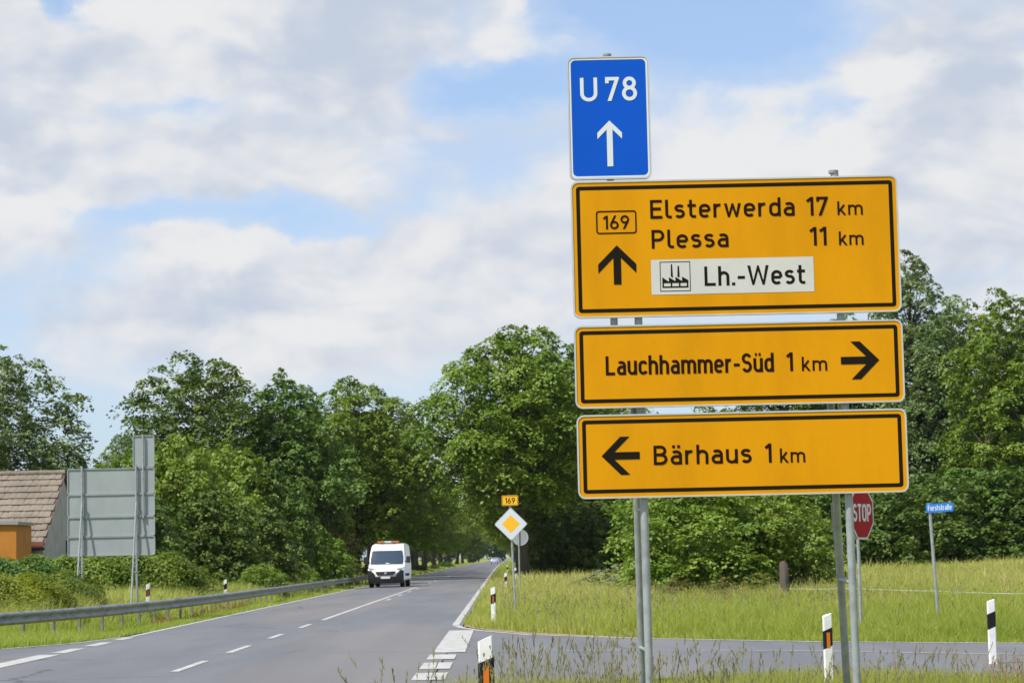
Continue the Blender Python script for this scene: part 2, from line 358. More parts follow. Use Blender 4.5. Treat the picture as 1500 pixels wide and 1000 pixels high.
def grid(xs, ys, fn, name, m):
    xs = np.asarray(xs); ys = np.asarray(ys); gx, gy = np.meshgrid(xs, ys); gz = fn(gx, gy)
    v = np.stack([gx.ravel(), gy.ravel(), gz.ravel()], 1); nx, ny = len(xs), len(ys)
    i = np.arange(nx - 1); j = np.arange(ny - 1); a = (j[:, None] * nx + i[None, :]).ravel()
    f = np.stack([a, a + 1, a + nx + 1, a + nx], 1)
    me = bpy.data.meshes.new(name); me.from_pydata(v.tolist(), [], f.tolist()); me.materials.append(m)
    return me
xs = np.concatenate([np.array([-4000, -2000, -800, -300, -120, -60, -40]), np.arange(-30, 30, 0.5), np.array([30, 34, 38, 44, 52, 60, 75, 90, 120, 200, 400, 900, 2000, 4000])])
ys = np.concatenate([np.array([-400, -100, -30, 0, 5]), np.arange(10, 75, 0.5), np.arange(75, 240, 2.5), np.array([240, 260, 300, 350, 400, 500, 600, 800, 1000, 1400, 2000, 3500, 6000])])
g = link_mesh('ground', grid(xs, ys, hgt, 'ground', M['ground'])); tag(g, 'grassy meadow ground and roadside verges', 'ground', kind='structure')

def sheet(name, poly, z, m, label=None, kind='structure', cat='road'):
    mb = MB(); mb.add([(x, y, z) for x, y in poly], [tuple(range(len(poly)))])
    o = mb.build(name, m)
    if kind: tag(o, label, cat, kind=kind)
    return o
# main road: strip following the bend
mb = MB(); Ys = list(range(-40, 200, 20)) + list(range(200, 1601, 40))
for y in Ys: mb.v += [(-8.78 + bend(y), y, 0.0), (-4.9 + bend(y), y, 0.015), (-1.02 + bend(y), y, 0.0)]
for i in range(len(Ys) - 1):
    a = i * 3; mb.f += [(a, a + 1, a + 4, a + 3), (a + 1, a + 2, a + 5, a + 4)]
main_road = mb.build('main_road', M['asphalt']); tag(main_road, 'straight grey asphalt highway running to the tree avenue', 'road', kind='structure')
def resample(E, n=40):
    P = np.array(E, float); L = np.concatenate([[0], np.cumsum(np.hypot(*np.diff(P, axis=0).T))]); t = np.linspace(0, L[-1], n)
    return list(zip(np.interp(t, L, P[:, 0]), np.interp(t, L, P[:, 1])))
na = resample([(-1.02, 20)] + NEAR_EDGE[1:]); fa = resample([(-1.02, 60)] + FAR_EDGE[1:])
mb = MB(); mb.v = [(x, y, -0.004) for pr in zip(na, fa) for x, y in pr]; mb.f = [(2 * i, 2 * i + 2, 2 * i + 3, 2 * i + 1) for i in range(39)]
side_road = mb.build('side_road', M['asphalt']); tag(side_road, 'grey asphalt side road joining from the right', 'road', kind='structure')
lanep = [(-8.78, 60)] + LEFT_EDGE[1:] + [(-30, 22), (-8.78, 20)]
side_left = sheet('side_road', lanep, -0.004, M['asphalt'], 'asphalt mouth of the side road on the left')
sheet('gravel_verge', [(-1.0, 58.9), (-0.78, 57), (-0.35, 54.7), (0.65, 51.2), (2.8, 47.5), (2.4, 48.4), (1.0, 51.8), (0.2, 54.2), (-0.4, 57.6), (-0.72, 62)], -0.008, M['gravel'], 'sandy strip at the corner of the verge', cat='verge')

# road markings: flat paint, a sheet just above the asphalt; each one a child of its road
def paint(poly, parent, z=0.012, name='road_marking'):
    mb = MB(); mb.add([(x, y, z) for x, y in poly], [tuple(range(len(poly)))]); return mb.build(name, M['paint'], parent)
def zc(x): return 0.015 * (1 - abs(x + 4.9) / 3.88) + 0.005
def line(x, w, y0, y1, parent, name='road_marking', step=25):
    mb = MB(); n = max(1, int((y1 - y0) / step)); 
    for i in range(n + 1):
        y = y0 + (y1 - y0) * i / n; mb.v += [(x - w / 2 + bend(y), y, zc(x - w / 2) + 0.002), (x + w / 2 + bend(y), y, zc(x + w / 2) + 0.002)]
    mb.f = [(2 * i, 2 * i + 1, 2 * i + 3, 2 * i + 2) for i in range(n)]
    return mb.build(name, M['paint'], parent)
def strip_line(pts, w, parent, z, name='road_marking'):
    mb = MB(); P = [Vector((x, y, z)) for x, y in pts]
    for i, p in enumerate(P):
        d = (P[min(i + 1, len(P) - 1)] - P[max(i - 1, 0)]).normalized(); nrm = Vector((-d.y, d.x, 0)) * w / 2
        mb.v += [tuple(p + nrm), tuple(p - nrm)]
    mb.f = [(2 * i, 2 * i + 1, 2 * i + 3, 2 * i + 2) for i in range(len(P) - 1)]
    return mb.build(name, M['paint'], parent)
line(-1.20, 0.17, 59.0, 1500, main_road, 'edge_line'); line(-8.62, 0.14, 55.5, 1500, main_road, 'edge_line')
for a, b in ((36.7, 40.5), (43.9, 47.5), (51.6, 54.6), (59.2, 62.6)): line(-5.04, 0.14, a, b, main_road, 'lane_dash')
line(-5.02, 0.15, 66.5, 138, main_road, 'centre_line')
for a in (96, 107, 118, 129): line(-4.70, 0.13, a, a + 4, main_road, 'lane_dash')
for k in range(26): line(-4.95, 0.13, 144 + 14 * k, 150 + 14 * k, main_road, 'lane_dash')
for a, b, w in ((38.0, 45.3, .42), (46.0, 48.3, .3), (49.6, 51.8, .28), (53.2, 55.0, .24)): line(-8.55, w, a, b, main_road, 'edge_dash')
line(-0.98, 0.56, 42.2, 54.8, main_road, 'edge_dash')
for a, b in ((39.4, 41.3), (36.0, 38.2), (32.8, 34.8), (29.6, 31.6), (26.4, 28.4)): line(-1.06, 0.46, a, b, main_road, 'edge_dash')
strip_line([(-1.2, 60.5), (-1.18, 58.8), (-0.98, 56.8), (-0.55, 54.5), (0.53, 50.75), (2.75, 47.05), (5.65, 43.45), (8.35, 41.15), (12, 38.0), (18, 31.8)], 0.16, side_road, 0.003, 'edge_line')
strip_line([(1.0, 41.9), (3.0, 41.0), (4.65, 40.0), (7.8, 36.7), (12, 31)], 0.10, side_road, 0.003, 'centre_line')
strip_line([(5.4, 31.35), (6.15, 30.85), (9, 28.2), (14, 22.2)], 0.12, side_road, 0.003, 'edge_line')
strip_line([(-8.7, 55.6), (-9.3, 51.75), (-10.3, 49.1), (-12.5, 45.8), (-18, 42.3)], 0.12, side_left, 0.003, 'edge_line')

# ------------------------------------------------------------------ lettering: constant stroke road-sign alphabet
ST = 0.143; h2 = ST / 2
def arc(cx, cy, rx, ry, a0, a1, n=None):
    n = n or max(4, int(abs(a1 - a0) / 15))
    return [(cx + rx * math.cos(math.radians(a0 + (a1 - a0) * i / n)), cy + ry * math.sin(math.radians(a0 + (a1 - a0) * i / n))) for i in range(n + 1)]
XH = 0.735; xt = XH - h2
def glyphs():
    G = {}
    l, r, b = h2, 0.45, h2; c = (l + r) / 2; rx = (r - l) / 2; cy = XH / 2; ry = cy - h2; R = 0.19
    bowl = arc(c, xt - R, rx, R, 0, 180) + arc(c, b + R, rx, R, 180, 360) ; bowl = bowl + [bowl[0]]
    G['o'] = (0.52, [bowl])
    G['c'] = (0.47, [arc(c, xt - R, rx, R, 25, 180) + arc(c, b + R, rx, R, 180, 335)])
    G['e'] = (0.52, [[(l, 0.37), (r, 0.37)], [(r, 0.37)] + arc(c, xt - R, rx, R, 0, 180) + arc(c, b + R, rx, R, 180, 318)])
    G['d'] = (0.52, [bowl, [(r, 1.0), (r, 0)]])
    G['a'] = (0.50, [[(r - .02, 0), (r - .02, .47)] + arc(r - .02 - .17, xt - .17, .17, .17, 0, 90) + arc(r - .02 - .21, xt - .15, .13, .15, 90, 140), [(r - .02, .42)] + arc(.235, .245, .165, .175, 90, 270) + arc(r - .13, .17, .11, .10, 270, 350)])
    G['h'] = (0.52, [[(l, 0), (l, 1)], [(l, .45)] + arc(c, xt - .2, rx, .2, 180, 0) + [(r, 0)]])
    G['n'] = (0.52, [[(l, 0), (l, XH)], [(l, .45)] + arc(c, xt - .2, rx, .2, 180, 0) + [(r, 0)]])
    G['u'] = (0.52, [[(l, XH)] + arc(c, b + .2, rx, .2, 180, 360), [(r, XH), (r, 0)]])
    m1 = .42; m2 = .77; q = (m1 - l) / 2
    G['m'] = (0.84, [[(l, 0), (l, XH)], [(l, .46)] + arc(l + q, xt - .18, q, .18, 180, 0) + [(m1, 0)], [(m1, .46)] + arc(m1 + q, xt - .18, q, .18, 180, 0) + [(m2, 0)]])
    G['r'] = (0.37, [[(l, 0), (l, XH)], [(l, .42)] + arc(l + .20, xt - .22, .20, .22, 180, 75)])
    G['l'] = (0.29, [[(l, 1)] + arc(l + .14, b + .15, .14, .15, 180, 270) + [(.29, b)]])
    G['t'] = (0.38, [[(.14, .97)] + arc(.14 + .14, b + .15, .14, .15, 180, 270) + [(.37, b)], [(0, xt), (.37, xt)]])
    G['s'] = (0.47, [arc(.235, .535, .155, .13, 25, 90) + arc(.235, .535, .162, .13, 90, 270)[1:] + arc(.235, .24, .168, .165, 90, -90)[1:] + arc(.235, .24, .165, .17, -90, -150)[1:]])
    G['k'] = (0.48, [[(l, 0), (l, 1)], [(.40, XH), (l, .22)], [(.18, .42), (.47, -.06)]])
    G['w'] = (0.74, [[(.05, XH + .1), (.06, XH), (.20, .02), (.37, XH - .05), (.54, .02), (.68, XH), (.69, XH + .1)]])
    G['ss'] = (0.55, [[(l, 0), (l, .74)] + arc(.25, .74, .18, .19, 180, 0) + arc(.27, .70, .16, .14, 0, -90), [(.27, .56)] + arc(.27, .315, .20, .245, 90, -90) + [(.18, b)]])
    G['E'] = (0.55, [[(h2, 0), (h2, 1)], [(h2, 1 - h2), (.53, 1 - h2)], [(h2, .52), (.48, .52)], [(h2, h2), (.54, h2)]])
    G['F'] = (0.52, [[(h2, 0), (h2, 1)], [(h2, 1 - h2), (.52, 1 - h2)], [(h2, .50), (.46, .50)]])
    G['L'] = (0.53, [[(h2, 1), (h2, 0)], [(h2, h2), (.52, h2)]])
    G['P'] = (0.58, [[(h2, 0), (h2, 1)], [(h2, 1 - h2), (.30, 1 - h2)] + arc(.30, .69, .21, .2385, 90, -90)[1:] + [(h2, .4515)]])
    G['B'] = (0.60, [[(h2, 0), (h2, 1)], [(h2, 1 - h2), (.30, 1 - h2)] + arc(.30, .725, .19, .2035, 90, -90)[1:] + [(h2, .5215)], [(.28, .5215)] + arc(.31, .2965, .22, .225, 90, -90) + [(h2, h2)]])
    G['S'] = (0.56, [arc(.28, .725, .20, .2035, 20, 270) + arc(.28, .2965, .21, .225, 90, -158)[1:]])
    G['U'] = (0.66, [[(h2, 1)] + arc(.33, .33, .2585, .2585, 180, 360) + [(.5885, 1)]])
    G['T'] = (0.56, [[(.28, 1), (.28, 0)], [(0, 1 - h2), (.56, 1 - h2)]])
    G['O'] = (0.60, [arc(.30, .70, .2285, .2285, 0, 180) + arc(.30, .30, .2285, .2285, 180, 360) + [(.5285, .70)]])
    G['W'] = (0.98, [[(.04, 1.1), (.06, 1), (.25, .02), (.49, .93), (.73, .02), (.92, 1), (.94, 1.1)]])
    G['1'] = (0.34, [[(.255, 0), (.255, 1)], [(.255, .95), (.02, .76)]])
    G['7'] = (0.55, [[(h2, .74), (h2, 1)], [(h2, 1 - h2), (.50, 1 - h2)], [(.50, 1.0), (.14, -.05)]])
    G['8'] = (0.60, [arc(.30, .735, .19, .1935, 0, 360), arc(.30, .3065, .2285, .235, 0, 360)])
    G['6'] = (0.60, [[(.40, 1.05), (.10, .43)], arc(.30, .30, .2285, .2285, 0, 360)])
    G['9'] = (0.60, [[(.20, -.05), (.50, .57)], arc(.30, .70, .2285, .2285, 0, 360)])
    G['.'] = (0.16, [[(0.0, h2), (.155, h2)]])
    G['-'] = (0.36, [[(.0, .40), (.34, .40)]])
    for base, k in (('a', 'ae'), ('u', 'ue')):
        w, s = G[base]; G[k] = (w, s + [[(.085, .93), (.205, .93)], [(.30, .93), (.42, .93)]])
    G[' '] = (0.25, [])
    return G
GL = glyphs()
def clip_y(poly, y0, y1):
    for lim, sgn in ((y0, 1), (y1, -1)):
        out = []
        for i in range(len(poly)):
            a, b = poly[i - 1], poly[i]; ia, ib = sgn * (a[1] - lim) >= 0, sgn * (b[1] - lim) >= 0
            if ia != ib:
                t = (lim - a[1]) / (b[1] - a[1]); out.append((a[0] + t * (b[0] - a[0]), lim))
            if ib: out.append(b)
        poly = out
        if len(poly) < 3: return []
    return poly
def stroke_quads(pts, w):
    P = [Vector(p) for p in pts]; n = len(P); L = []; Rr = []
    closed = (P[0] - P[-1]).length < 1e-6
    for i in range(n):
        if closed and i in (0, n - 1): d0 = (P[-1] - P[-2]).normalized(); d1 = (P[1] - P[0]).normalized()
        else:
            d0 = (P[i] - P[i - 1]).normalized() if i > 0 else (P[1] - P[0]).normalized()
            d1 = (P[i + 1] - P[i]).normalized() if i < n - 1 else d0
        n0 = Vector((-d0.y, d0.x)); n1 = Vector((-d1.y, d1.x)); mm = (n0 + n1)
        if mm.length < 1e-4: mm = n0.copy()
        mm.normalize(); k = w / 2 / max(0.35, mm.dot(n0))
        L.append(P[i] + mm * k); Rr.append(P[i] - mm * k)
    return [[tuple(Rr[i]), tuple(Rr[i + 1]), tuple(L[i + 1]), tuple(L[i])] for i in range(n - 1)]
LIG = {'ä': 'ae', 'ü': 'ue', 'ß': 'ss'}
DESC = {}
def word_polys(text, x0, x1, z0, cap, weight=1.0):
    """polygons of a word fitted between x0 and x1 on baseline z0; returns [(layer, polygon)]"""
    keys = [LIG.get(ch, ch) for ch in text]; gap = 0.115
    total = sum(GL[k][0] for k in keys) + gap * (len(keys) - 1)
    sx = (x1 - x0) / total / cap * cap; x = 0.0; out = []
    for k in keys:
        w, strokes = GL[k]
        ymax = 1.0 if (k in 'lhdk' or k.isupper() or k.isdigit() or k in ('t', 'ss', 'ae', 'ue', 'i')) else XH
        for li, s in enumerate(strokes):
            # keep the stroke width true when the word is condensed
            ratio = sx / cap
            pts = [((px + x) * ratio, py) for px, py in s]
            for q in stroke_quads(pts, ST * weight * 1.06 * (0.6 + 0.4 * min(1, ratio) if ratio < 1 else 1)):
                q = clip_y(q, 0.0 if k not in ('S', 'U') else -0.02, ymax)
                if q: out.append((li, [(x0 + px * cap, z0 + py * cap) for px, py in q]))
        x += w + gap
    return out
def word(name, text, x0, x1, z0, cap, y, m, parent, weight=1.0):
    mb = MB()
    for li, q in word_polys(text, x0, x1, z0, cap, weight): mb.flat(q, y - 0.0004 * li)
    return mb.build(name, m, parent)

# ------------------------------------------------------------------ the big direction sign
def panel(parent, x0, x1, z0, z1, y, face, rim=0.012, r=0.055, th=0.035, border=None, name='sign_panel'):
    """folded sheet panel facing -Y with light rim; returns the panel part"""
    p = MB().prism(rrect(x0, x1, z0, z1, r), y + 0.004, y + th).build(name, M['alu_back'], parent)
    MB().ring_prism(rrect(x0, x1, z0, z1, r), rrect(x0 + rim, x1 - rim, z0 + rim, z1 - rim, r - rim * .8), y - 0.004, y + 0.0035).build('rim', M['alu'], p)
    MB().flat(rrect(x0 + rim, x1 - rim, z0 + rim, z1 - rim, r - rim * .8), y + 0.001).build('face', face, p)
    if border:
        a, w = border
        MB().ring(rrect(x0 + a, x1 - a, z0 + a, z1 - a, max(.012, r - a * .8)), rrect(x0 + a + w, x1 - a - w, z0 + a + w, z1 - a - w, .006), y - 0.0005).build('border_line', M['black_print'], p)
    return p
DS = empty('direction_sign', (1.8, 17.8, -0.1))
tag(DS, 'tall yellow and blue road direction sign of four stacked panels on grey tubes', 'road sign')
OX, OZ = 1.8, -0.1
def X(v): return v - OX
def Zz(v): return v - OZ
YF = 0.0
pm = panel(DS, X(.567), X(3.028), Zz(3.412), Zz(4.446), YF, M['yellow'], border=(.040, .028)); tag(pm, 'tall yellow panel with two town names and a factory symbol')
pl = panel(DS, X(.566), X(3.028), Zz(2.735), Zz(3.355), YF, M['yellow'], border=(.040, .028)); tag(pl, 'yellow panel with arrow pointing right')
pb = panel(DS, X(.570), X(3.032), Zz(2.063), Zz(2.687), YF, M['yellow'], border=(.040, .028)); tag(pb, 'yellow panel with arrow pointing left')
pu = panel(DS, X(.564), X(1.182), Zz(4.458), Zz(5.396), YF, M['blue'], rim=.010, r=.05); tag(pu, 'upright blue panel with white arrow')
MB().ring(rrect(X(.576), X(1.170), Zz(4.470), Zz(5.384), .04), rrect(X(.590), X(1.156), Zz(4.484), Zz(5.370), .035), YF - 0.0005).build('border_line', M['white_print'], pu)
yl = YF - 0.0015
def W(name, text, a, b, z, cap, p, m='brown_print', weight=1.0): return word(name, text, X(a), X(b), Zz(z), cap, yl, M[m], p, weight)
W('place_name', 'Elsterwerda', 1.160, 2.249, 4.152, .142, pm); W('distance', '17', 2.338, 2.502, 4.150, .142, pm); W('unit', 'km', 2.568, 2.762, 4.150, .105, pm, weight=.92)
W('place_name', 'Plessa', 1.165, 1.745, 3.926, .141, pm); W('distance', '11', 2.355, 2.484, 3.923, .141, pm); W('unit', 'km', 2.572, 2.760, 3.922, .104, pm, weight=.92)
wf = MB().flat([(X(1.156), Zz(3.577)), (X(2.377), Zz(3.577)), (X(2.377), Zz(3.841)), (X(1.156), Zz(3.841))], YF - 0.001).build('white_field', M['white_field'], pm)
yl = YF - 0.0025
W('place_name', 'Lh.-West', 1.555, 2.312, 3.636, .147, pm, 'black_print')
# factory symbol
fr = [(1.222, 3.601), (1.450, 3.601), (1.450, 3.825), (1.222, 3.825)]
mb = MB(); o_ = [(X(a), Zz(b)) for a, b in fr]; i_ = [(X(a + (.005 if a < 1.3 else -.005)), Zz(b + (.005 if b < 3.7 else -.005))) for a, b in fr]
mb.ring(o_, i_, yl)
fx = lambda px: X(1.222 + (px - 635) / 208 * .228); fz = lambda py: Zz(3.601 + (798 - py) / 201 * .224)
def fpoly(pts, k=0): mb.flat([(fx(a), fz(b)) for a, b in pts][::-1], yl - .0004 * k)
fpoly([(650, 735), (650, 702), (695, 733), (695, 735)]); fpoly([(695, 733), (695, 702), (740, 730), (740, 735), (695, 735)]); fpoly([(740, 735), (740, 700), (785, 730), (785, 735)]); fpoly([(785, 735), (785, 700), (828, 724), (828, 735)])
fpoly([(650, 734), (828, 734), (828, 742), (650, 742)], 1); fpoly([(650, 764), (828, 764), (828, 774), (650, 774)])
for a in (650, 707, 763, 817): fpoly([(a, 742), (a + 10, 742), (a + 10, 764), (a, 764)])
fpoly([(709, 702), (711, 614), (719, 614), (723, 706), (709, 698)], 2); fpoly([(754, 702), (757, 627), (766, 627), (769, 702)], 2)
mb.build('factory_symbol', M['black_print'], pm)
yl = YF - 0.0015
mb = MB(); mb.ring(rrect(X(.753), X(1.057), Zz(4.044), Zz(4.219), .022), rrect(X(.763), X(1.047), Zz(4.054), Zz(4.209), .014), yl); mb.build('route_box', M['brown_print'], pm)
W('route_number', '169', .806, 1.002, 4.079, .104, pm, weight=.95)
def arrow(parent, tip, back, halfspan, shaft, length, head, m, direction, name='arrow'):
    """arrow in local frame: a along pointing direction, s across"""
    mb = MB(); t = shaft / 2; e = head
    shape = [[(0, 0), (-halfspan, halfspan), (-halfspan - e, halfspan), (-e * .98, t * .0 + 0.0)], [(0, 0), (-e * .98, 0), (-halfspan - e, -halfspan), (-halfspan, -halfspan)]]
    sh = [(-e * .5, -t), (-e * .5, t), (-length, t), (-length, -t)]
    polys = [(0, shape[0]), (0, shape[1]), (1, sh)]
    for li, pl_ in polys:
        q = []
        for a, s_ in pl_:
            if direction == 'up': q.append((X(tip[0]) + s_, Zz(tip[1]) + a))
            elif direction == 'right': q.append((X(tip[0]) + a, Zz(tip[1]) + s_))
            else: q.append((X(tip[0]) - a, Zz(tip[1]) + s_))
        ar = sum(q[i - 1][0] * q[i][1] - q[i][0] * q[i - 1][1] for i in range(len(q)))
        mb.flat(q if ar > 0 else q[::-1], yl - .0005 * li)
    return mb.build(name, m, parent)
arrow(pm, (.9035, 3.957), 0, .143, .056, .296, .068, M['black_print'], 'up')
arrow(pl, (2.845, 3.053), 0, .142, .056, .288, .070, M['black_print'], 'right')
arrow(pb, (.750, 2.379), 0, .142, .055, .284, .069, M['black_print'], 'left')
arrow(pu, (.872, 4.905), 0, .093, .044, .349, .047, M['white_print'], 'up')
W('place_name', 'Lauchhammer-Süd', .799, 2.053, 2.981, .143, pl, weight=1.05); W('distance', '1', 2.151, 2.199, 2.983, .141, pl); W('unit', 'km', 2.262, 2.455, 2.982, .107, pl, weight=.92)
W('place_name', 'Bärhaus', 1.136, 1.869, 2.305, .144, pb); W('distance', '1', 1.969, 2.018, 2.304, .143, pb); W('unit', 'km', 2.077, 2.268, 2.302, .107, pb, weight=.92)
W('letter', 'U', .657, .788, 5.054, .181, pu, 'white_print', weight=.98); W('number', '78', .848, 1.087, 5.054, .183, pu, 'white_print', weight=.98)
yt = YF + 0.072                                                    # tubes stand behind the panels
def tubepart(p0, p1, r=0.030, name='post', parent=DS, m='galv'): return MB().tube([p0, p1], r, 16).build(name, M[m], parent, smooth=True)
tubepart((X(.872), yt, Zz(2.80)), (X(.872), yt, Zz(5.412)), .028, 'upper_tube'); MB().tube([(X(.872), yt, Zz(5.412)), (X(.872), yt, Zz(5.428))], .031, 14).build('tube_cap', M['cap'], DS, smooth=True)
tubepart((X(1.070), yt, 0.0), (X(1.052), yt, Zz(4.40))); tubepart((X(2.612), yt, 0.0), (X(2.568), yt, Zz(4.478)), .030)
MB().tube([(X(2.560), yt, Zz(4.478)), (X(2.560), yt, Zz(4.500))], .037, 14).build('tube_cap', M['cap'], DS, smooth=True)
# raking struts run back to the ground
tubepart((X(1.005), yt + .062, Zz(3.32)), (X(1.072), yt + .95, 0.0), .027, 'strut')
tubepart((X(2.475), yt + .06, Zz(3.32)), (X(2.71), yt + 1.15, 0.0), .030, 'strut')
tubepart((X(2.545), yt + .50, Zz(2.0)), (X(2.80), yt + 1.6, 0.0), .022, 'strut')
for zz in (.93, 1.98): tubepart((X(1.062), yt, Zz(zz)), (X(1.045), yt + .62 * (1 - zz / 3.3) + .25, Zz(zz)), .014, 'brace')
tubepart((X(2.598), yt, Zz(1.40)), (X(2.60), yt + .68, Zz(1.42)), .016, 'brace')
for zz in (2.2, 2.55, 2.9, 3.2, 3.6, 4.25):
    for xx in (1.05, 2.56): MB().box(X(xx) - .05, X(xx) + .05, YF + .036, yt + .036, Zz(zz) - .02, Zz(zz) + .02).build('clamp', M['galv'], DS)
for zz in (4.55, 5.25, 3.5): MB().box(X(.872) - .042, X(.872) + .042, YF + .036, yt + .034, Zz(zz) - .018, Zz(zz) + .018).build('clamp', M['galv'], DS)

# ------------------------------------------------------------------ the other sign, seen from its back
BS = empty('direction_sign', (-12.05, 74.0, -0.32), math.radians(0)); tag(BS, 'grey backs of a large sign with four panels beyond the guard rail', 'road sign')
zb = 0.25
def backpanel(x0, x1, z0, z1):
    p = MB().prism(rrect(x0, x1, z0, z1, .06), 0, .03).build('sign_panel', M['alu_back'], BS)
    MB().ring_prism(rrect(x0 - .005, x1 + .005, z0 - .005, z1 + .005, .065), rrect(x0 + .022, x1 - .022, z0 + .022, z1 - .022, .045), -.030, -.001).build('rim', M['alu_back'], p)
    return p
for a, b in ((2.02, 2.60), (2.615, 3.205), (3.22, 3.90), (3.915, 4.70)): backpanel(-1.36, 1.33, a + zb, b + zb)
backpanel(.67, 1.33, 4.72 + zb, 5.70 + zb)
for xx, xs_ in ((-.90, -1.0), (.77, .68)):
    tubepart((xx, -.075, 0), (xx, -.075, 4.78 + zb), .034, 'post', BS)
    tubepart((xx + .01, -.145, 3.9), (xs_, -.95, 0.0), .030, 'strut', BS)
    tubepart((xx, -.08, 1.75), (xs_ + .03, -.62, 1.72), .014, 'brace', BS)
tubepart((.99, -.075, 3.4), (.99, -.075, 5.72 + zb), .032, 'upper_tube', BS)

# ------------------------------------------------------------------ small traffic signs
def pole(parent, h, r=.03, lean=(0, 0)): return tubepart((0, 0, 0), (lean[0], lean[1], h), r, 'post', parent)
# priority road diamond with route number plate
gz = lambda x, y: float(hgt(x, y))
PD = empty('priority_road_sign', (0.31, 63.0, gz(.31, 63) - .12)); tag(PD, 'white edged yellow diamond road sign under a small number plate on thin leaning post', 'road sign')
lean = -.085; pole(PD, 3.42, .028, (lean * 1.25, 0))
def diam(half, r=.04):
    pts = rrect(-half, half, -half, half, r, 5); c = math.sqrt(.5)
    return [((a - b) * c + lean, (a + b) * c + 2.66) for a, b in pts]
dp = MB().prism(diam(.31), -.062, -.036).build('sign_panel', M['alu_back'], PD)
MB().flat(diam(.308), -.0640).build('white_face', M['white_print'], dp); MB().ring(diam(.31), diam(.298), -.0655).build('rim', M['alu'], dp); MB().flat(diam(.168, .01), -.0655).build('yellow_field', M['diamond'], dp)
mp_ = MB().prism(rrect(-.215 + lean - .01, .215 + lean - .01, 3.14, 3.41, .03), -.062, -.036).build('number_panel', M['alu_back'], PD)
MB().flat(rrect(-.213 + lean - .01, .213 + lean - .01, 3.142, 3.408, .03), -.064).build('face', M['diamond'], mp_)
MB().ring(rrect(-.20 + lean - .01, .20 + lean - .01, 3.155, 3.395, .02), rrect(-.19 + lean - .01, .19 + lean - .01, 3.165, 3.385, .015), -.0655).build('border_line', M['brown_print'], mp_)
word('route_number', '169', -.13 + lean - .01, .13 + lean - .01, 3.20, .15, -.0662, M['brown_print'], mp_)
# round sign seen from behind
RS = empty('round_sign', (.62, 92.0, gz(.62, 92))); tag(RS, 'pale round traffic sign seen from behind, half hidden by the diamond sign', 'road sign')
pole(RS, 2.75, .028)
circ = [(.30 * math.cos(2 * math.pi * k / 32) + .06, .30 * math.sin(2 * math.pi * k / 32) + 2.42) for k in range(32)]
rp = MB().prism(circ, .032, .052).build('disc', M['alu_back'], RS)
MB().ring_prism([((a - .06) * 1.02 + .06, (b - 2.42) * 1.02 + 2.42) for a, b in circ], [((a - .06) * .93 + .06, (b - 2.42) * .93 + 2.42) for a, b in circ], .02, .0315).build('rim', M['alu'], rp)
# stop sign, turned towards traffic on the side road
SS = empty('stop_sign', (6.91, 46.6, gz(6.91, 46.6)), math.radians(56)); tag(SS, 'red octagonal stop sign half hidden behind the tube of the big direction sign', 'road sign')
pole(SS, 2.85, .032)
def octo(r, cz=2.37): return [(r * math.cos(math.radians(22.5 + 45 * k)), cz + r * math.sin(math.radians(22.5 + 45 * k))) for k in range(8)]
sp_ = MB().prism(octo(.555), -.102, -.034).build('sign_panel', M['alu_back'], SS)
MB().ring(octo(.555), octo(.52), -.104).build('white_border', M['white_print'], sp_); MB().flat(octo(.5195), -.1040).build('red_face', M['red'], sp_)
word('lettering', 'STOP', -.40, .40, 2.20, .34, -.106, M['white_print'], sp_, 1.15)
# street name plate on leaning post
NS = empty('street_name_sign', (9.09, 50.3, gz(9, 50.3))); tag(NS, 'small blue street name plate on a thin leaning grey post', 'street sign')
pole(NS, 2.62, .034, (-.11, 0))
npn = MB().prism(rrect(-.075, .49, 2.36, 2.545, .02), -.05, -.038); nn = npn.build('name_plate', M['signblue'], NS); nn.location = (-.02, -.01, 0.06); nn.rotation_euler = (0, math.radians(-2), math.radians(-8))
MB().ring(rrect(-.068, .483, 2.367, 2.538, .015), rrect(-.062, .477, 2.373, 2.532, .012), -.0515).build('border_line', M['signblue'], nn)
word('lettering', 'Forststraße', -.035, .455, 2.40, .115, -.052, M['white_print'], nn, 1.05)

# ------------------------------------------------------------------ delineator posts
def delineator(x, y, label, rz=0.0, refl='reflector', sink=0.0, dz=0.0, tilt=0.0):
    o = empty('delineator_post', (x, y, gz(x, y) + dz), rz); o.rotation_euler.x = tilt
    tag(o, label, 'roadside post', 'white roadside delineator posts')
    # hollow triangular profile, flat face to the traffic, top cut slanting
    prof = [(-.06, -.035), (-.045, -.055), (.045, -.055), (.06, -.035), (.02, .06), (-.02, .06)]
    def seg(name, z0, z1, m, grow=0.0, slant=False):
        mb = MB(); n = len(prof); k = 1 + grow
        top = lambda px: z1 + (.055 * (px + .06) / .12 if slant else 0) if slant else z1
        vs = [(a * k, b * k, z0(a) if callable(z0) else z0) for a, b in prof] + [(a * k, b * k, top(a) if not callable(z1) else z1(a)) for a, b in prof]
        mb.add(vs, [tuple(range(n - 1, -1, -1)), tuple(range(n, 2 * n))] + [(i, (i + 1) % n, n + (i + 1) % n, n + i) for i in range(n)])
        return mb.build(name, m, o)
    sl_ = lambda base: (lambda a: base + .05 * (a / .12))
    seg('post', -.1, sl_(.98), M['post_white'])
    seg('black_band', sl_(.60), sl_(.815), M['post_black'], .04)
    if refl: MB().box(-.022, .022, -.0605, -.0575, .60, .775).build('reflector', M[refl], o)
    return o
delineator(-.147, 18.4, 'nearest white roadside post with black band and orange reflector, cut off at the bottom edge', dz=.10)
delineator(3.88, 29.0, 'white roadside post with brown reflector just left of the big sign right-hand tubes', math.radians(14), dz=-.06)
delineator(6.88, 34.0, 'white roadside post with plain black band near the right edge', math.radians(5), None, dz=-.05)
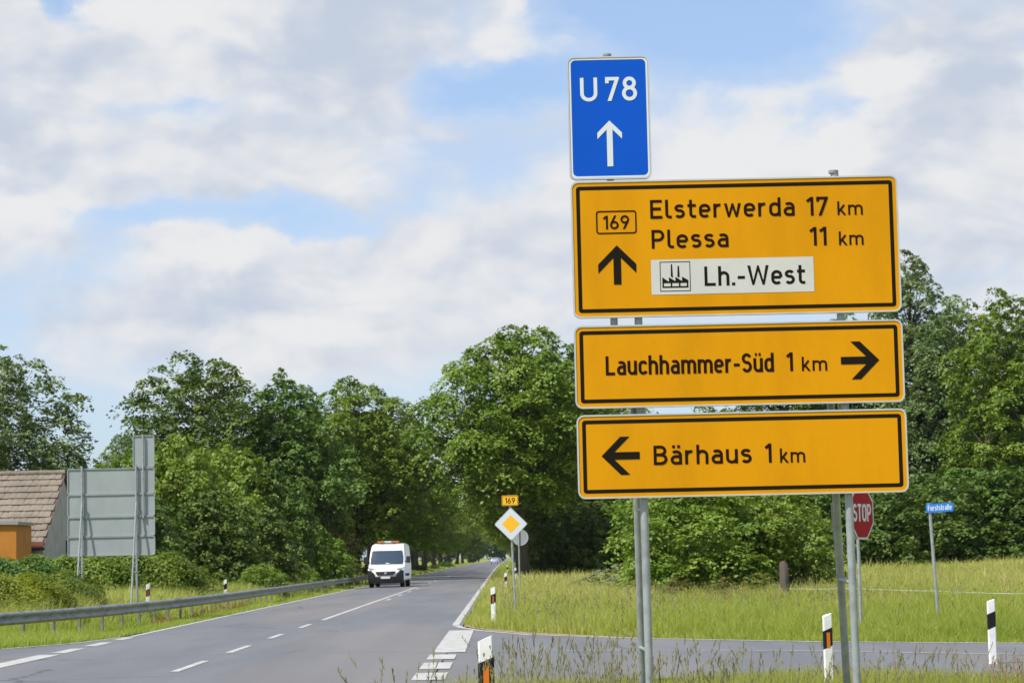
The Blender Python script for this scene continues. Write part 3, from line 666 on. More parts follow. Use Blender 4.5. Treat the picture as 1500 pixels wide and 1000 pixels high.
delineator(-.24, 57.5, 'white roadside post at the corner of the junction, left of the diamond sign', math.radians(-10), 'red_refl', tilt=math.radians(3))
delineator(.10, 106, 'small white roadside post on the right verge just beyond the corner post', 0, None)
delineator(.75, 150, 'tiny white roadside post at the foot of the big maple', 0, None)
delineator(.35, 205, 'faint far white roadside post on the right verge beyond the maple', 0, None)
delineator(-11.25, 76, 'white and black post beside the right leg of the grey sign back', math.radians(12), 'red_refl', dz=.25)
delineator(-11.0, 95, 'white and black post behind the guard rail in front of the shrubs', math.radians(10), None, dz=.2)
delineator(-10.5, 148, 'far small white post behind the guard rail close to the white van', 0, None, dz=.2)

# ------------------------------------------------------------------ guard rail
RP = [(-13.8, 50.0), (-12.7, 54.0), (-11.9, 58.0), (-11.25, 62.0), (-10.75, 66.5), (-10.42, 71.0), (-10.18, 76), (-10.02, 81), (-9.9, 88), (-9.82, 96), (-9.75, 106), (-9.68, 118), (-9.6, 130), (-9.55, 142), (-9.5, 156), (-9.48, 172)]
GR = empty('guard_rail', (RP[0][0], RP[0][1], 0)); tag(GR, 'long grey steel guard rail curving along the left edge of the road', 'guard rail')
def rail_path(s):                                             # Catmull-like dense sampling
    return s
dense = []
for i in range(len(RP) - 1):
    p0, p1, p2, p3 = RP[max(i - 1, 0)], RP[i], RP[i + 1], RP[min(i + 2, len(RP) - 1)]
    for k in range(8):
        t = k / 8; f = lambda a, b, c, d: .5 * (2 * b + (c - a) * t + (2 * a - 5 * b + 4 * c - d) * t * t + (3 * b - a - 3 * c + d) * t ** 3)
        dense.append((f(p0[0], p1[0], p2[0], p3[0]), f(p0[1], p1[1], p2[1], p3[1])))
dense.append(RP[-1]); L_ = [0.0]
for a, b in zip(dense, dense[1:]): L_.append(L_[-1] + math.hypot(b[0] - a[0], b[1] - a[1]))
def on_rail(s):
    x = float(np.interp(s, L_, [p[0] for p in dense])); y = float(np.interp(s, L_, [p[1] for p in dense])); return x, y
def rail_dir(s):
    a = on_rail(max(0, s - .4)); b = on_rail(min(L_[-1], s + .4)); d = Vector((b[0] - a[0], b[1] - a[1])); d.normalize(); return d
BP = [(.000, .31), (.018, .302), (.075, .265), (.078, .225), (.012, .185), (.004, .155), (.012, .125), (.078, .085), (.075, .045), (.018, .008), (.0, .0)]   # W-beam profile: out, up
ztop = lambda x, y: gz(x, y) + .80
s = 0.0; seglen = 4.3; k = 0
while s < L_[-1] - .5:
    e = min(L_[-1], s + seglen + .30); mb = MB(); n = 6; q = len(BP); off = .003 * (k % 2)
    for i in range(n + 1):
        u = s + (e - s) * i / n; x, y = on_rail(u); d = rail_dir(u); nr = Vector((d.y, -d.x)); zt = -.24 + .82
        for out_, up in BP: mb.v.append((x + nr.x * (out_ + off) - RP[0][0], y + nr.y * (out_ + off) - RP[0][1], zt - .31 + up))
    for i in range(n):
        for j in range(q - 1): mb.f.append((i * q + j, i * q + j + 1, (i + 1) * q + j + 1, (i + 1) * q + j))
    mb.build('beam', M['rail'], GR, smooth='all')
    s += seglen; k += 1
s = .6
me_post = MB().box(-.03, .03, -.05, .05, -.7, .0).box(-.03, -.01, .05, .062, -.7, 0).mesh('rail_post', M['rail_post'])
while s < L_[-1]:
    x, y = on_rail(s); d = rail_dir(s); nr = Vector((d.y, -d.x))
    link_mesh('post', me_post, GR, loc=(x - nr.x * .06 - RP[0][0], y - nr.y * .06 - RP[0][1], .53), rot=(0, 0, math.atan2(d.y, d.x) + math.pi / 2)); s += 2.15 if y < 100 else 4.3

# ------------------------------------------------------------------ farm house and ochre shed on the left
HX, HY = -18.5, 101.0
HZ = gz(HX, HY)
H = empty('farmhouse', (HX, HY, HZ)); tag(H, 'old house with brown tiled roof and grey plaster gable behind the grey sign back', 'house')
eave, ridge, half, LEN = 2.80, 5.78, 4.6, 9.0
wall = MB(); wall.add([(0, -half + .2, 0), (0, half - .2, 0), (0, half - .2, eave + .05), (0, 0, ridge - .12), (0, -half + .2, eave + .05)] + [(-LEN, -half + .2, 0), (-LEN, half - .2, 0), (-LEN, half - .2, eave + .05), (-LEN, 0, ridge - .12), (-LEN, -half + .2, eave + .05)],
                      [(0, 1, 2, 3, 4), (9, 8, 7, 6, 5), (0, 4, 9, 5), (1, 6, 7, 2)])
wl = wall.build('wall', M['plaster'], H)
MB().box(-.02, .03, .7, 1.7, 1.25, 2.95).build('window', M['dark'], H); MB().box(.03, .05, .6, 1.8, 1.15, 1.25).build('window_sill', M['plaster'], H)
for a in (.62, 1.70): MB().box(.002, .045, a, a + .08, 1.25, 2.95).build('window_frame', M['wood'], H)
pit = math.atan2(ridge - eave, half); rl = math.hypot(ridge - eave, half)
rf = MB().add([(.12, -half, eave - .05), (.12, 0, ridge - .05), (-LEN - .1, 0, ridge - .05), (-LEN - .1, -half, eave - .05), (.12, half, eave - .05), (-LEN - .1, half, eave - .05)], [(0, 1, 2, 3), (1, 4, 5, 2)]).build('roof', mat('roof_batten', (.10, .06, .045), .9), H)
def tile_mat():
    m = bpy.data.materials.new('old_clay_tile'); m.use_nodes = True; t = m.node_tree; N = NT(t); b = t.nodes['Principled BSDF']
    oi = N.n('ShaderNodeObjectInfo'); tc = N.n('ShaderNodeTexCoord')
    g1 = N.noise(tc.outputs['Object'], 7, 6, .65).outputs[0]; geo = N.n('ShaderNodeNewGeometry'); big = N.noise(geo.outputs['Position'], 1.1, 4, .6).outputs[0]
    c = N.mix(oi.outputs['Random'], (.180, .152, .118, 1), (.208, .178, .142, 1)); c = N.mix(N.m('MULTIPLY', N.smooth(g1, .45, .7), .6), c, (.13, .108, .085, 1)); c = N.mix(N.m('MULTIPLY', N.smooth(big, .45, .65), .55), c, (.26, .215, .172, 1))
    N.put(b.inputs['Base Color'], c); b.inputs['Roughness'].default_value = .92; b.inputs['Specular IOR Level'].default_value = .15; return m
TM = tile_mat()
rows, tw = 11, .25; th_ = rl / rows
rng = random.Random(4)
tmesh = []
for v_ in range(3):
    mb = MB(); w_ = tw * .485; L2 = th_ * 1.12
    top = [(-w_, 0, .03), (-w_ * .5, 0, .045), (w_ * .5, 0, .045), (w_, 0, .03)]
    # slab: lower edge proud (thickness seen as shadow line), upper edge tucked under the next row
    lo = [(-w_, .0, .055), (-w_ * .45, -.008, .062), (w_ * .45, -.008, .062), (w_, .0, .055)]; hi = [(-w_, L2, .0), (-w_ * .45, L2, .010), (w_ * .45, L2, .010), (w_, L2, .0)]
    b0 = [(x, y, z - .035) for x, y, z in lo]
    mb.add(lo + hi + b0, [(0, 1, 5, 4), (1, 2, 6, 5), (2, 3, 7, 6), (8, 9, 1, 0), (9, 10, 2, 1), (10, 11, 3, 2), (8, 0, 4), (3, 11, 7)])
    tmesh.append(mb.mesh('roof_tile', TM))
for r_ in range(rows):
    ncol = 26
    for c_ in range(ncol):
        u = r_ * th_; x = .08 - tw * (c_ + .5) - (.0 if r_ % 2 else tw * .5) * .6
        link_mesh('roof_tile', tmesh[rng.randrange(3)], rf, loc=(x, -half + u * math.cos(pit) - .0, eave - .03 + u * math.sin(pit) + rng.uniform(-.006, .01)), rot=(pit + rng.uniform(-.02, .02), rng.uniform(-.015, .015), rng.uniform(-.02, .02)))
rt = MB()
for k in range(20): rt = MB(); rt.tube([(.1 - .38 * k, 0, ridge + .0 + rng.uniform(-.01, .01)), (.1 - .38 * (k + 1) - .03, 0, ridge + .015)], [.13, .115], 10).build('ridge_tile', TM, rf, smooth=True)
MB().add([(.05, -half - .02, eave - .02), (.05, -half - .28, eave - .16), (-2.2, -half - .28, eave - .16), (-2.2, -half - .02, eave - .02), (.05, -half - .02, eave + .03), (.05, -half - .28, eave - .10), (-2.2, -half - .28, eave - .10), (-2.2, -half - .02, eave + .03)], [(0, 3, 2, 1), (4, 5, 6, 7), (0, 1, 5, 4), (1, 2, 6, 5), (2, 3, 7, 6), (3, 0, 4, 7)]).build('new_eave_tiles', M['orange_tile'], rf)
MB().tube([(.15, -half - .3, eave - .22), (-LEN, -half - .3, eave - .22)], .06, 8).build('gutter', M['van_black'], H)
S_ = empty('ochre_shed', (-18.85, 93.0, gz(-18, 93) + .36)); tag(S_, 'flat roofed ochre orange shed in front of the old house', 'shed')
MB().box(-8, 0, 0, 3.0, -.5, 3.12).build('wall', M['orange_wall'], S_)
MB().add([(-8.1, -.12, 3.30), (.10, -.12, 3.13), (.10, 3.1, 3.13), (-8.1, 3.1, 3.30), (-8.1, -.12, 3.46), (.10, -.12, 3.25), (.10, 3.1, 3.25), (-8.1, 3.1, 3.46)], [(0, 3, 2, 1), (4, 5, 6, 7), (0, 1, 5, 4), (1, 2, 6, 5), (2, 3, 7, 6), (3, 0, 4, 7)]).build('roof', M['gutter'], S_)

# ------------------------------------------------------------------ vehicles
def wheel(parent, x, y, r, w, side):
    t = MB().tube([(-w / 2, 0, 0), (-w / 2 + .03, 0, 0), (w / 2 - .03, 0, 0), (w / 2, 0, 0)], [r * .93, r, r, r * .93], 22).build('wheel', M['rubber'], parent, smooth=True, loc=(x, y, r))
    MB().tube([(side * (w / 2 + .002), 0, 0), (side * (w / 2 + .012), 0, 0)], [r * .62, r * .55], 18).build('rim', M['rim'], t, smooth=True)
V = empty('delivery_van', (-6.93, 141.0, 0.005), math.radians(-2.5)); V.scale = (1.04, 1.04, 1.04); tag(V, 'white high roofed van with amber roof beacons driving towards the camera', 'van')
HW = 1.02
def van_w(z): return HW - .012 * max(0, 1.0 - z) - .13 * max(0, (z - 1.25) / 1.3) ** 1.3
st = [(.10, .38), (.05, .62), (.03, .80), (.10, 1.00), (.26, 1.10), (.85, 1.26), (1.18, 1.68), (1.48, 2.10), (1.66, 2.30), (2.0, 2.43), (2.7, 2.48), (4.2, 2.48), (5.30, 2.44), (5.45, 2.30), (5.50, 1.2), (5.48, .42)]
fr_ = [-1, -.92, -.7, -.35, 0, .35, .7, .92, 1]
mb = MB(); nq = len(fr_)
for y, z in st:
    w = van_w(z)
    for t in fr_:
        bow = .30 * abs(t) ** 2.6 * max(0, 1 - max(0, y - .3) / 1.6) if y < 2 else 0
        edge = .05 * (abs(t) > .95)
        mb.v.append((t * w, y + bow + (.05 if (y < .5 and abs(t) > .95) else 0), z - (edge * 1.0 if z > 2.2 else 0)))
for i in range(len(st) - 1):
    for j in range(nq - 1): mb.f.append((i * nq + j, i * nq + j + 1, (i + 1) * nq + j + 1, (i + 1) * nq + j))
for j, flip in ((0, 0), (nq - 1, 1)):
    idx = [i * nq + j for i in range(len(st))]; mb.f.append(tuple(idx if flip else idx[::-1]))
mb.f.append(tuple([j for j in range(nq)][::-1]) + tuple((len(st) - 1) * nq + j for j in range(nq)))
mb.build('body', M['van_white'], V, smooth=True)
def van_patch(name, rows_, m, parent=V, push=.012, tlim=None):
    """a panel that follows the nose: rows of (y,z,half width fraction from, to)"""
    mb = MB(); n = 10
    for y, z, a, b in rows_:
        w = van_w(z)
        for k in range(n + 1):
            t = a + (b - a) * k / n; bow = .30 * abs(t) ** 2.6 * max(0, 1 - max(0, y - .3) / 1.6)
            mb.v.append((t * w, y + bow - push, z + push * .4))
    for i in range(len(rows_) - 1):
        for k in range(n): a = i * (n + 1) + k; mb.f.append((a, a + 1, a + n + 2, a + n + 1))
    return mb.build(name, m, parent, smooth='all')
ws_ = van_patch('windscreen', [(.881, 1.30, -.90, .90), (1.015, 1.47, -.93, .93), (1.18, 1.68, -.94, .94), (1.33, 1.89, -.93, .93), (1.459, 2.07, -.90, .90)], M['glass'], push=.022)
van_patch('dashboard_papers', [(.900, 1.325, -.06, .16), (.925, 1.357, -.06, .16)], M['plate'], ws_, .032)
gr = van_patch('grille', [(.035, .68, -.42, .42), (.03, .80, -.54, .54), (.055, .90, -.56, .56)], M['van_black'], push=.02)
van_patch('emblem', [(.035, .755, -.06, .06), (.04, .85, -.07, .07)], M['chrome'], gr, .034)
bp_ = van_patch('bumper', [(.14, .22, -.96, .96), (.09, .36, -1.0, 1.0), (.06, .50, -1.0, 1.0), (.055, .60, -1.0, 1.0)], M['van_black'], push=.035)
for s_ in (-1, 1):
    van_patch('bumper_corner', [(.055, .595, s_ * .56, s_ * 1.0), (.04, .76, s_ * .62, s_ * 1.0), (.07, .95, s_ * .80, s_ * 1.0)], M['van_black'], push=.03)
    van_patch('headlight', [(.10, .985, s_ * .62, s_ * .90), (.20, 1.06, s_ * .64, s_ * .97), (.42, 1.135, s_ * .78, s_ * .99)], M['lamp'], push=.016)
van_patch('number_plate', [(.058, .48, -.26, .26), (.055, .60, -.26, .26)], M['plate'], push=.05)
van_patch('bonnet_seam', [(.40, 1.135, -.34, .34), (.47, 1.152, -.34, .34)], M['gutter'], push=.01)
for s_ in (-1, 1):
    mi = MB().prism(rrect(s_ * 1.22 - .11, s_ * 1.22 + .11, 1.36, 1.74, .06), 1.0, 1.14).build('mirror', M['van_black'], V); MB().box(min(s_ * 1.0, s_ * 1.15), max(s_ * 1.0, s_ * 1.15), 1.04, 1.10, 1.42, 1.48).build('bracket', M['van_black'], mi)
    xs2 = s_ * (van_w(1.7) + .012)
    pts = [(1.22, 1.36), (2.15, 1.36), (2.15, 2.02), (1.72, 2.02)]
    q = [(s_ * (van_w(z) + .008), y, z) for y, z in pts]; MB().add(q, [(0, 1, 2, 3) if s_ > 0 else (3, 2, 1, 0)]).build('side_window', M['glass'], V)
    MB().box(min(s_ * 1.018, s_ * 1.035), max(s_ * 1.018, s_ * 1.035), 1.35, 4.0, .62, .78).build('side_moulding', M['van_black'], V)
    for yy in (.98, 4.55): wheel(V, s_ * .88, yy, .355, .24, s_)
lb = MB().box(-.62, .62, 1.98, 2.24, 2.50, 2.53).build('light_bar', M['van_black'], V)
for a, b, m_ in ((-.62, -.2, 'amber'), (-.198, .178, 'white_print'), (.18, .62, 'amber')): MB().prism(rrect(a, b, 2.53, 2.625, .03), 2.0, 2.22).build('beacon_lens', M[m_], lb)
MB().tube([(-.35, 2.1, 2.44), (-.35, 2.1, 2.51)], .03, 8).tube([(.35, 2.1, 2.44), (.35, 2.1, 2.51)], .03, 8).build('bracket', M['van_black'], lb)

def car(x, y, paint_, label, rz=0.0):
    o = empty('car', (x, y, .005), rz); tag(o, label, 'car', 'distant cars on the highway')
    w = .88; prof = [(0, .35), (0, .75), (.12, .92), (.75, 1.0), (1.25, 1.38), (1.6, 1.46), (2.6, 1.47), (3.1, 1.38), (3.75, 1.02), (4.25, .90), (4.32, .6), (4.30, .34)]
    mb = MB(); n = len(prof); wf_ = lambda z: w - .20 * max(0, (z - .95) / .5)
    for y_, z in prof: mb.v += [(-wf_(z), y_, z), (-wf_(z) * .8, y_ - (.06 if y_ < 1 else -.06) , z + .01), (wf_(z) * .8, y_ - (.06 if y_ < 1 else -.06), z + .01), (wf_(z), y_, z)]
    for i in range(n - 1):
        for j in range(3): a = i * 4 + j; mb.f.append((a, a + 1, a + 5, a + 4))
    mb.f.append(tuple(i * 4 for i in range(n))[::-1]); mb.f.append(tuple(i * 4 + 3 for i in range(n)))
    mb.build('body', paint_, o, smooth=True)
    MB().add([(-.68, .76, 1.03), (.68, .76, 1.03), (.58, 1.22, 1.37), (-.58, 1.22, 1.37)], [(0, 1, 2, 3)]).build('rear_window', M['glass'], o)
    for s_ in (-1, 1):
        MB().box(s_ * .66 - .14, s_ * .66 + .14, -.085, -.04, .72, .86).build('tail_light', M['redlens'], o)
        for yy in (.85, 3.45): wheel(o, s_ * .76, yy, .31, .2, s_)
    MB().box(-.26, .26, -.078, -.05, .50, .61).build('number_plate', M['plate'], o)
    return o
car(-2.9 + bend(600), 600, M['car_silver'], 'distant silver car on the road under the trees')
car(-2.6 + bend(690), 690, M['car_blue'], 'distant blue car ahead of the silver car, further down the road')

# ------------------------------------------------------------------ trees
def leaf_mesh(name, pos, nrm, size, tint, m, rng, fold=0.25, aspect=0.62):
    n = len(pos); nrm = nrm / np.linalg.norm(nrm, axis=1, keepdims=True)
    ref = rng.normal(size=(n, 3)); a = np.cross(nrm, ref); a /= np.linalg.norm(a, axis=1, keepdims=True) + 1e-9; b = np.cross(nrm, a)
    L = size[:, None]
    v = np.empty((n, 4, 3), np.float32)
    v[:, 0] = pos - a * L * .5; v[:, 2] = pos + a * L * .5 - nrm * L * .08
    v[:, 1] = pos + b * L * aspect * .5 + nrm * L * fold * .3; v[:, 3] = pos - b * L * aspect * .5 + nrm * L * fold * .3
    me = bpy.data.meshes.new(name); me.vertices.add(n * 4); me.vertices.foreach_set('co', v.ravel())
    me.loops.add(n * 4); me.loops.foreach_set('vertex_index', np.arange(n * 4, dtype=np.int32))
    me.polygons.add(n); me.polygons.foreach_set('loop_start', np.arange(0, n * 4, 4, dtype=np.int32))
    me.update(calc_edges=True)
    at = me.attributes.new('tint', 'FLOAT', 'FACE'); at.data.foreach_set('value', tint.astype(np.float32))
    me.materials.append(m); return me

def crown_tree(seed, H, R, base, shape, nclump, nleaf, leaf, m, clump=(.16, .30), flat=.6, droop=.3, trunk_r=.35, limb_n=9, spread=.95, trunk_top=.72, lobes=.22, leafmat_rng=.16, per=14, spray=.20, sep=.72):
    rng = np.random.default_rng(seed)
    ph = rng.uniform(0, 6.28, 4)
    def rad(t, az):
        return R * np.interp(t, [p[0] for p in shape], [p[1] for p in shape]) * (1 + lobes * np.sin(2 * az + ph[0] + 3 * t) + lobes * .7 * np.sin(3 * az + ph[1] - 5 * t) + .5 * lobes * np.sin(5 * az + ph[2] + 9 * t))
    # clump centres, spaced apart
    C = []; tries = 0
    while len(C) < nclump and tries < nclump * 60:
        tries += 1
        t = rng.uniform(0, 1); az = rng.uniform(0, 2 * math.pi); w = np.interp(t, [p[0] for p in shape], [p[1] for p in shape])
        if rng.uniform() > w + .12: continue
        rr = rad(t, az) * spread * rng.uniform() ** .38
        p = np.array([rr * math.cos(az), rr * math.sin(az), base + t * (H - base)])
        c = R * rng.uniform(*clump) * (0.80 + .40 * w)
        if all(np.linalg.norm((p - q[:3]) * (1, 1, 1.5)) > sep * (c + q[3]) for q in C): C.append(np.array([*p, c]))
    C = np.array(C)
    area = C[:, 3] ** 2; cnt = np.maximum(12, (nleaf * area / area.sum()).astype(int))
    P = []; Nn = []; T = []
    for (cx, cy, cz, c), k in zip(C, cnt):
        ns = max(4, k // per); rs = c * spray
        d = rng.normal(size=(ns, 3)); d[:, 2] += .75; d /= np.linalg.norm(d, axis=1, keepdims=True)
        q = d * (c * (.45 + .58 * rng.uniform(size=ns) ** .5))[:, None]; q[:, 2] *= flat; hd = np.hypot(q[:, 0], q[:, 1]); q[:, 2] -= droop * hd ** 2 / c
        sn = d * .65 + np.array([0, 0, .80]) + rng.normal(size=(ns, 3)) * .24; sn /= np.linalg.norm(sn, axis=1, keepdims=True)
        st_ = np.clip(.5 + rng.normal() * .13 + rng.normal(size=ns) * .13, 0, 1)
        id_ = rng.integers(0, ns, k); o_ = rng.normal(size=(k, 3)) * rs; pn = sn[id_]
        o_ -= pn * (np.sum(o_ * pn, 1) * .72)[:, None]; o_[:, 2] -= .5 * np.sum(o_ * o_, 1) / (rs * 3)
        P.append(q[id_] + o_ + (cx, cy, cz)); Nn.append(pn + rng.normal(size=(k, 3)) * .30); T.append(np.clip(st_[id_] + rng.normal(size=k) * leafmat_rng * .7, 0, 1))
    P = np.concatenate(P); Nn = np.concatenate(Nn); T = np.concatenate(T)
    crown = leaf_mesh('crown', P, Nn, leaf * rng.uniform(.65, 1.35, len(P)), T, m, rng)
    # wood
    mb = MB(); zt = base + trunk_top * (H - base); px = rng.normal(size=2) * .05 * R; pts = []; rs = []
    for i in range(8):
        f = i / 7; pts.append((px[0] * math.sin(f * 3) + rng.normal() * .02 * R * f, px[1] * math.sin(f * 2.4) + rng.normal() * .02 * R * f, zt * f)); rs.append(trunk_r * (1 - .82 * f) * (1.35 - .35 * min(1, f * 9)))
    pts[0] = (0, 0, -.15); mb.tube(pts, rs, 10)
    tz = np.array([p[2] for p in pts]); order = np.argsort(-np.hypot(C[:, 0], C[:, 1]) - rng.uniform(0, R * .5, len(C)))
    limbs = []
    def trunk_at(z): return np.array([np.interp(z, tz, [p[0] for p in pts]), np.interp(z, tz, [p[1] for p in pts]), z])
    for i in order[:limb_n]:
        c = C[i, :3]; z0 = min(zt * .95, max(base * .75, c[2] - np.hypot(c[0], c[1]) * rng.uniform(.5, .9))); a = trunk_at(z0); mid = a * .45 + c * .55 + np.array([0, 0, -.06 * R]) + rng.normal(size=3) * .04 * R
        path = [a * (1 - f) ** 2 + 2 * mid * f * (1 - f) + c * f * f for f in np.linspace(0, 1, 6)]
        r0_ = trunk_r * .38; mb.tube([tuple(p) for p in path], [r0_ * (1 - .8 * f) for f in np.linspace(0, 1, 6)], 6, caps=False); limbs += path[1:]
    limbs += [trunk_at(z) for z in np.linspace(base * .9, zt, 7)]
    LA = np.array(limbs)
    for i in order[limb_n:]:
        c = C[i, :3]; dd = np.linalg.norm(LA - c, axis=1) + .6 * np.maximum(0, LA[:, 2] - c[2] + .3); a = LA[dd.argmin()]
        mid = (a + c) / 2 + rng.normal(size=3) * .03 * R; r1 = trunk_r * .10
        mb.tube([tuple(a), tuple(mid), tuple(c)], [r1, r1 * .7, r1 * .3], 4, caps=False)
    return crown, mb.mesh('trunk', M['bark'], smooth='all')

ROUND = [(0, .45), (.12, .78), (.3, .98), (.5, 1.0), (.7, .86), (.86, .58), (1, .16)]
TALL = [(0, .55), (.15, .85), (.35, 1.0), (.55, .92), (.75, .68), (.9, .40), (1, .12)]
LOW = [(0, .85), (.2, 1.0), (.5, .95), (.75, .72), (.92, .42), (1, .15)]
BUSHY = [(0, .80), (.25, 1.0), (.55, .93), (.8, .62), (1, .2)]
protos = {}
protos['maple_a'] = crown_tree(11, 17.8, 6.3, 5.4, ROUND, 190, 60000, .28, M['linden'], (.15, .27), .50, .35, .48, 12, lobes=.16)
protos['maple_b'] = crown_tree(12, 16.5, 5.6, 4.3, ROUND, 150, 42000, .28, M['linden'], (.16, .28), .50, .35, .42, 10, lobes=.2)
protos['maple_c'] = crown_tree(13, 16.0, 5.4, 4.4, ROUND, 140, 38000, .29, M['linden'], (.17, .29), .55, .30, .40, 9, lobes=.2)
protos['oak_a'] = crown_tree(21, 15.0, 5.6, 2.2, ROUND, 210, 48000, .26, M['oak'], (.13, .25), .75, .15, .40, 11, lobes=.2)
protos['oak_b'] = crown_tree(22, 14.0, 4.6, 2.5, TALL, 150, 34000, .26, M['oak'], (.13, .24), .75, .15, .34, 10, lobes=.24)
protos['ash_a'] = crown_tree(31, 14.0, 5.4, 2.0, TALL, 200, 46000, .23, M['ash'], (.12, .23), .7, .30, .33, 11, lobes=.26)
protos['poplar_a'] = crown_tree(32, 23.0, 5.2, 1.5, TALL, 270, 60000, .27, M['ash'], (.12, .24), .85, .20, .42, 14, lobes=.24)
protos['poplar_b'] = crown_tree(33, 21.0, 5.6, 1.5, TALL, 260, 60000, .28, M['oak'], (.13, .25), .75, .22, .42, 14, lobes=.22)
protos['shrub_a'] = crown_tree(41, 4.6, 3.2, .15, BUSHY, 150, 34000, .16, M['shrub'], (.13, .24), .7, .2, .12, 14, lobes=.16, trunk_top=.6)
protos['shrub_b'] = crown_tree(42, 4.4, 2.9, .1, LOW, 130, 24000, .17, M['shrub'], (.14, .26), .7, .2, .12, 12, lobes=.2, trunk_top=.6)
protos['shrub_c'] = crown_tree(43, 4.6, 2.7, .1, LOW, 120, 22000, .18, M['oak'], (.15, .27), .7, .2, .12, 12, lobes=.2, trunk_top=.6)
protos['shrub_olive'] = crown_tree(44, 4.6, 2.6, .2, BUSHY, 130, 22000, .14, M['olive'], (.12, .22), .8, .15, .10, 14, lobes=.2, trunk_top=.6)
protos['shrub_gold'] = crown_tree(45, 2.2, 2.1, .05, LOW, 90, 12000, .09, M['golden'], (.12, .22), .8, .1, .08, 8, lobes=.12, trunk_top=.5)
protos['weed'] = crown_tree(46, 1.3, 1.1, .05, BUSHY, 50, 3500, .10, M['silver'], (.12, .24), .8, .1, .02, 8, lobes=.2, trunk_top=.6)
def clipped(seed, rx, ry, h, ex, nleaf, leaf, m):
    """dense clipped bush: leaves over a lumpy rounded block, with a few woody stems"""
    rng = np.random.default_rng(seed); d = rng.normal(size=(nleaf, 3)); d[:, 2] = np.abs(d[:, 2]) * 1.1 - .25; d /= np.linalg.norm(d, axis=1, keepdims=True)
    k = (np.abs(d[:, 0]) ** ex + np.abs(d[:, 1]) ** ex + np.abs(d[:, 2]) ** ex) ** (-1 / ex); q = d * k[:, None]
    lump = 1 + .10 * np.sin(d[:, 0] * 7 + seed) * np.cos(d[:, 1] * 6) + .05 * np.sin(d[:, 0] * 15 + d[:, 2] * 11 + seed)
    q = q * (lump * (.80 + .20 * rng.uniform(size=nleaf) ** .5 + .05 * np.abs(rng.normal(size=nleaf))))[:, None]; P = q * (rx, ry, h * .62) + np.array([0, 0, h * .40]); P[:, 2] = np.maximum(P[:, 2], .03)
    nn = d + np.array([0, 0, .35]) + rng.normal(size=(nleaf, 3)) * .35
    T = np.clip(.5 + .18 * np.sin(d[:, 0] * 9 + seed) + rng.normal(size=nleaf) * .15, 0, 1)
    mb = MB()
    for i in range(6): a = i * 1.05; mb.tube([(rx * .4 * math.cos(a), ry * .4 * math.sin(a), -.1), (rx * .6 * math.cos(a), ry * .6 * math.sin(a), h * .6)], [.04, .015], 5)
    return leaf_mesh('crown', P, nn, leaf * rng.uniform(.6, 1.7, nleaf), T, m, rng), mb.mesh('stems', M['bark'])
protos['hedge'] = clipped(61, 2.3, 1.0, 2.05, 3.6, 26000, .095, M['linden'])
protos['dome'] = clipped(62, 1.75, 1.1, 1.75, 2.5, 24000, .06, M['golden'])
protos['dome_b'] = clipped(63, 1.6, 1.1, 1.75, 2.5, 22000, .06, M['shrub'])
def plant(name, proto, x, y, label, cat='tree', s=(1, 1, 1), rz=0.0, group=None, dz=0.0, mt=None):
    o = empty(name, (x, y, gz(x, y) + dz), rz); tag(o, label, cat, group); o.scale = s
    cme, tme = protos[proto]
    link_mesh('trunk', tme, o); c = link_mesh('crown', cme, o)
    if mt is not None: c.material_slots[0].link = 'OBJECT'; c.material_slots[0].material = mt
    return o
def px(p, d): return (p - 730) * d / 3500.0
TREES = []
# right of the road
plant('maple_tree', 'maple_a', 1.40, 166, 'large bright green maple with thick trunk behind the diamond sign', s=(.97, .97, .975), rz=.4)
plant('maple_tree', 'maple_b', px(838, 186), 186, 'dark maple partly hidden by the left edge of the yellow panels', s=(1.0, 1, 1.0), rz=2.1)
for i, (p, d, pr, sc, lab) in enumerate([(1045, 190, 'oak_a', .86, 'dark tree seen in the gap between the two lower yellow panels'), (1150, 196, 'poplar_b', .90, 'tall dark tree mostly hidden behind the big sign'), (1245, 200, 'poplar_a', .93, 'tall tree peeping between the panels near the right-hand tube'),
                                         (1338, 200, 'poplar_a', 1.15, 'tallest airy pale tree just right of the big sign'), (1406, 194, 'poplar_b', 1.02, 'dark green tree left of the tree at the right edge'), (1478, 186, 'poplar_b', 1.0, 'tall bright green tree at the right edge of the picture'), (1570, 195, 'poplar_a', .95, 'pale tree cut off by the right edge')]):
    plant('tall_tree', pr, px(p, d), d, lab, s=(sc * 1.0, sc, sc), rz=i * 1.7 + .5, group='tall trees along the far side of the meadow', mt=(M['linden'] if i == 5 else M['ash'] if i == 4 else None))
for i, (p, d, pr, s_, lab) in enumerate([(826, 172, 'shrub_c', 1.1, 'dark shrub at the foot of the big maple'), (866, 176, 'shrub_c', 1.2, 'dark shrub under the left end of the yellow panels'), (925, 180, 'shrub_c', 1.3, 'dark shrub seen between the sign tubes and the maple'),
                                         (1225, 170, 'shrub_c', 1.4, 'dark shrub behind the stop sign'), (1300, 172, 'shrub_c', 1.35, 'dark undergrowth shrub right of the stop sign'), (1352, 168, 'shrub_b', 1.45, 'green undergrowth shrub behind the street name sign'), (1412, 172, 'shrub_c', 1.5, 'dark undergrowth shrub right of the street name sign'), (1480, 170, 'shrub_b', 1.55, 'green undergrowth shrub at the right picture edge'), (1545, 172, 'shrub_c', 1.5, 'undergrowth shrub cut off by the right edge'), (1150, 172, 'shrub_c', 1.3, 'dark shrub behind the wooden fence post')]):
    plant('shrub', pr, px(p, d), d, lab, 'shrub', (s_ * 1.15, s_ * 1.15, s_), i * 1.3, 'undergrowth shrubs below the trees on the right', mt=(M['oak'] if pr == 'shrub_b' else None))
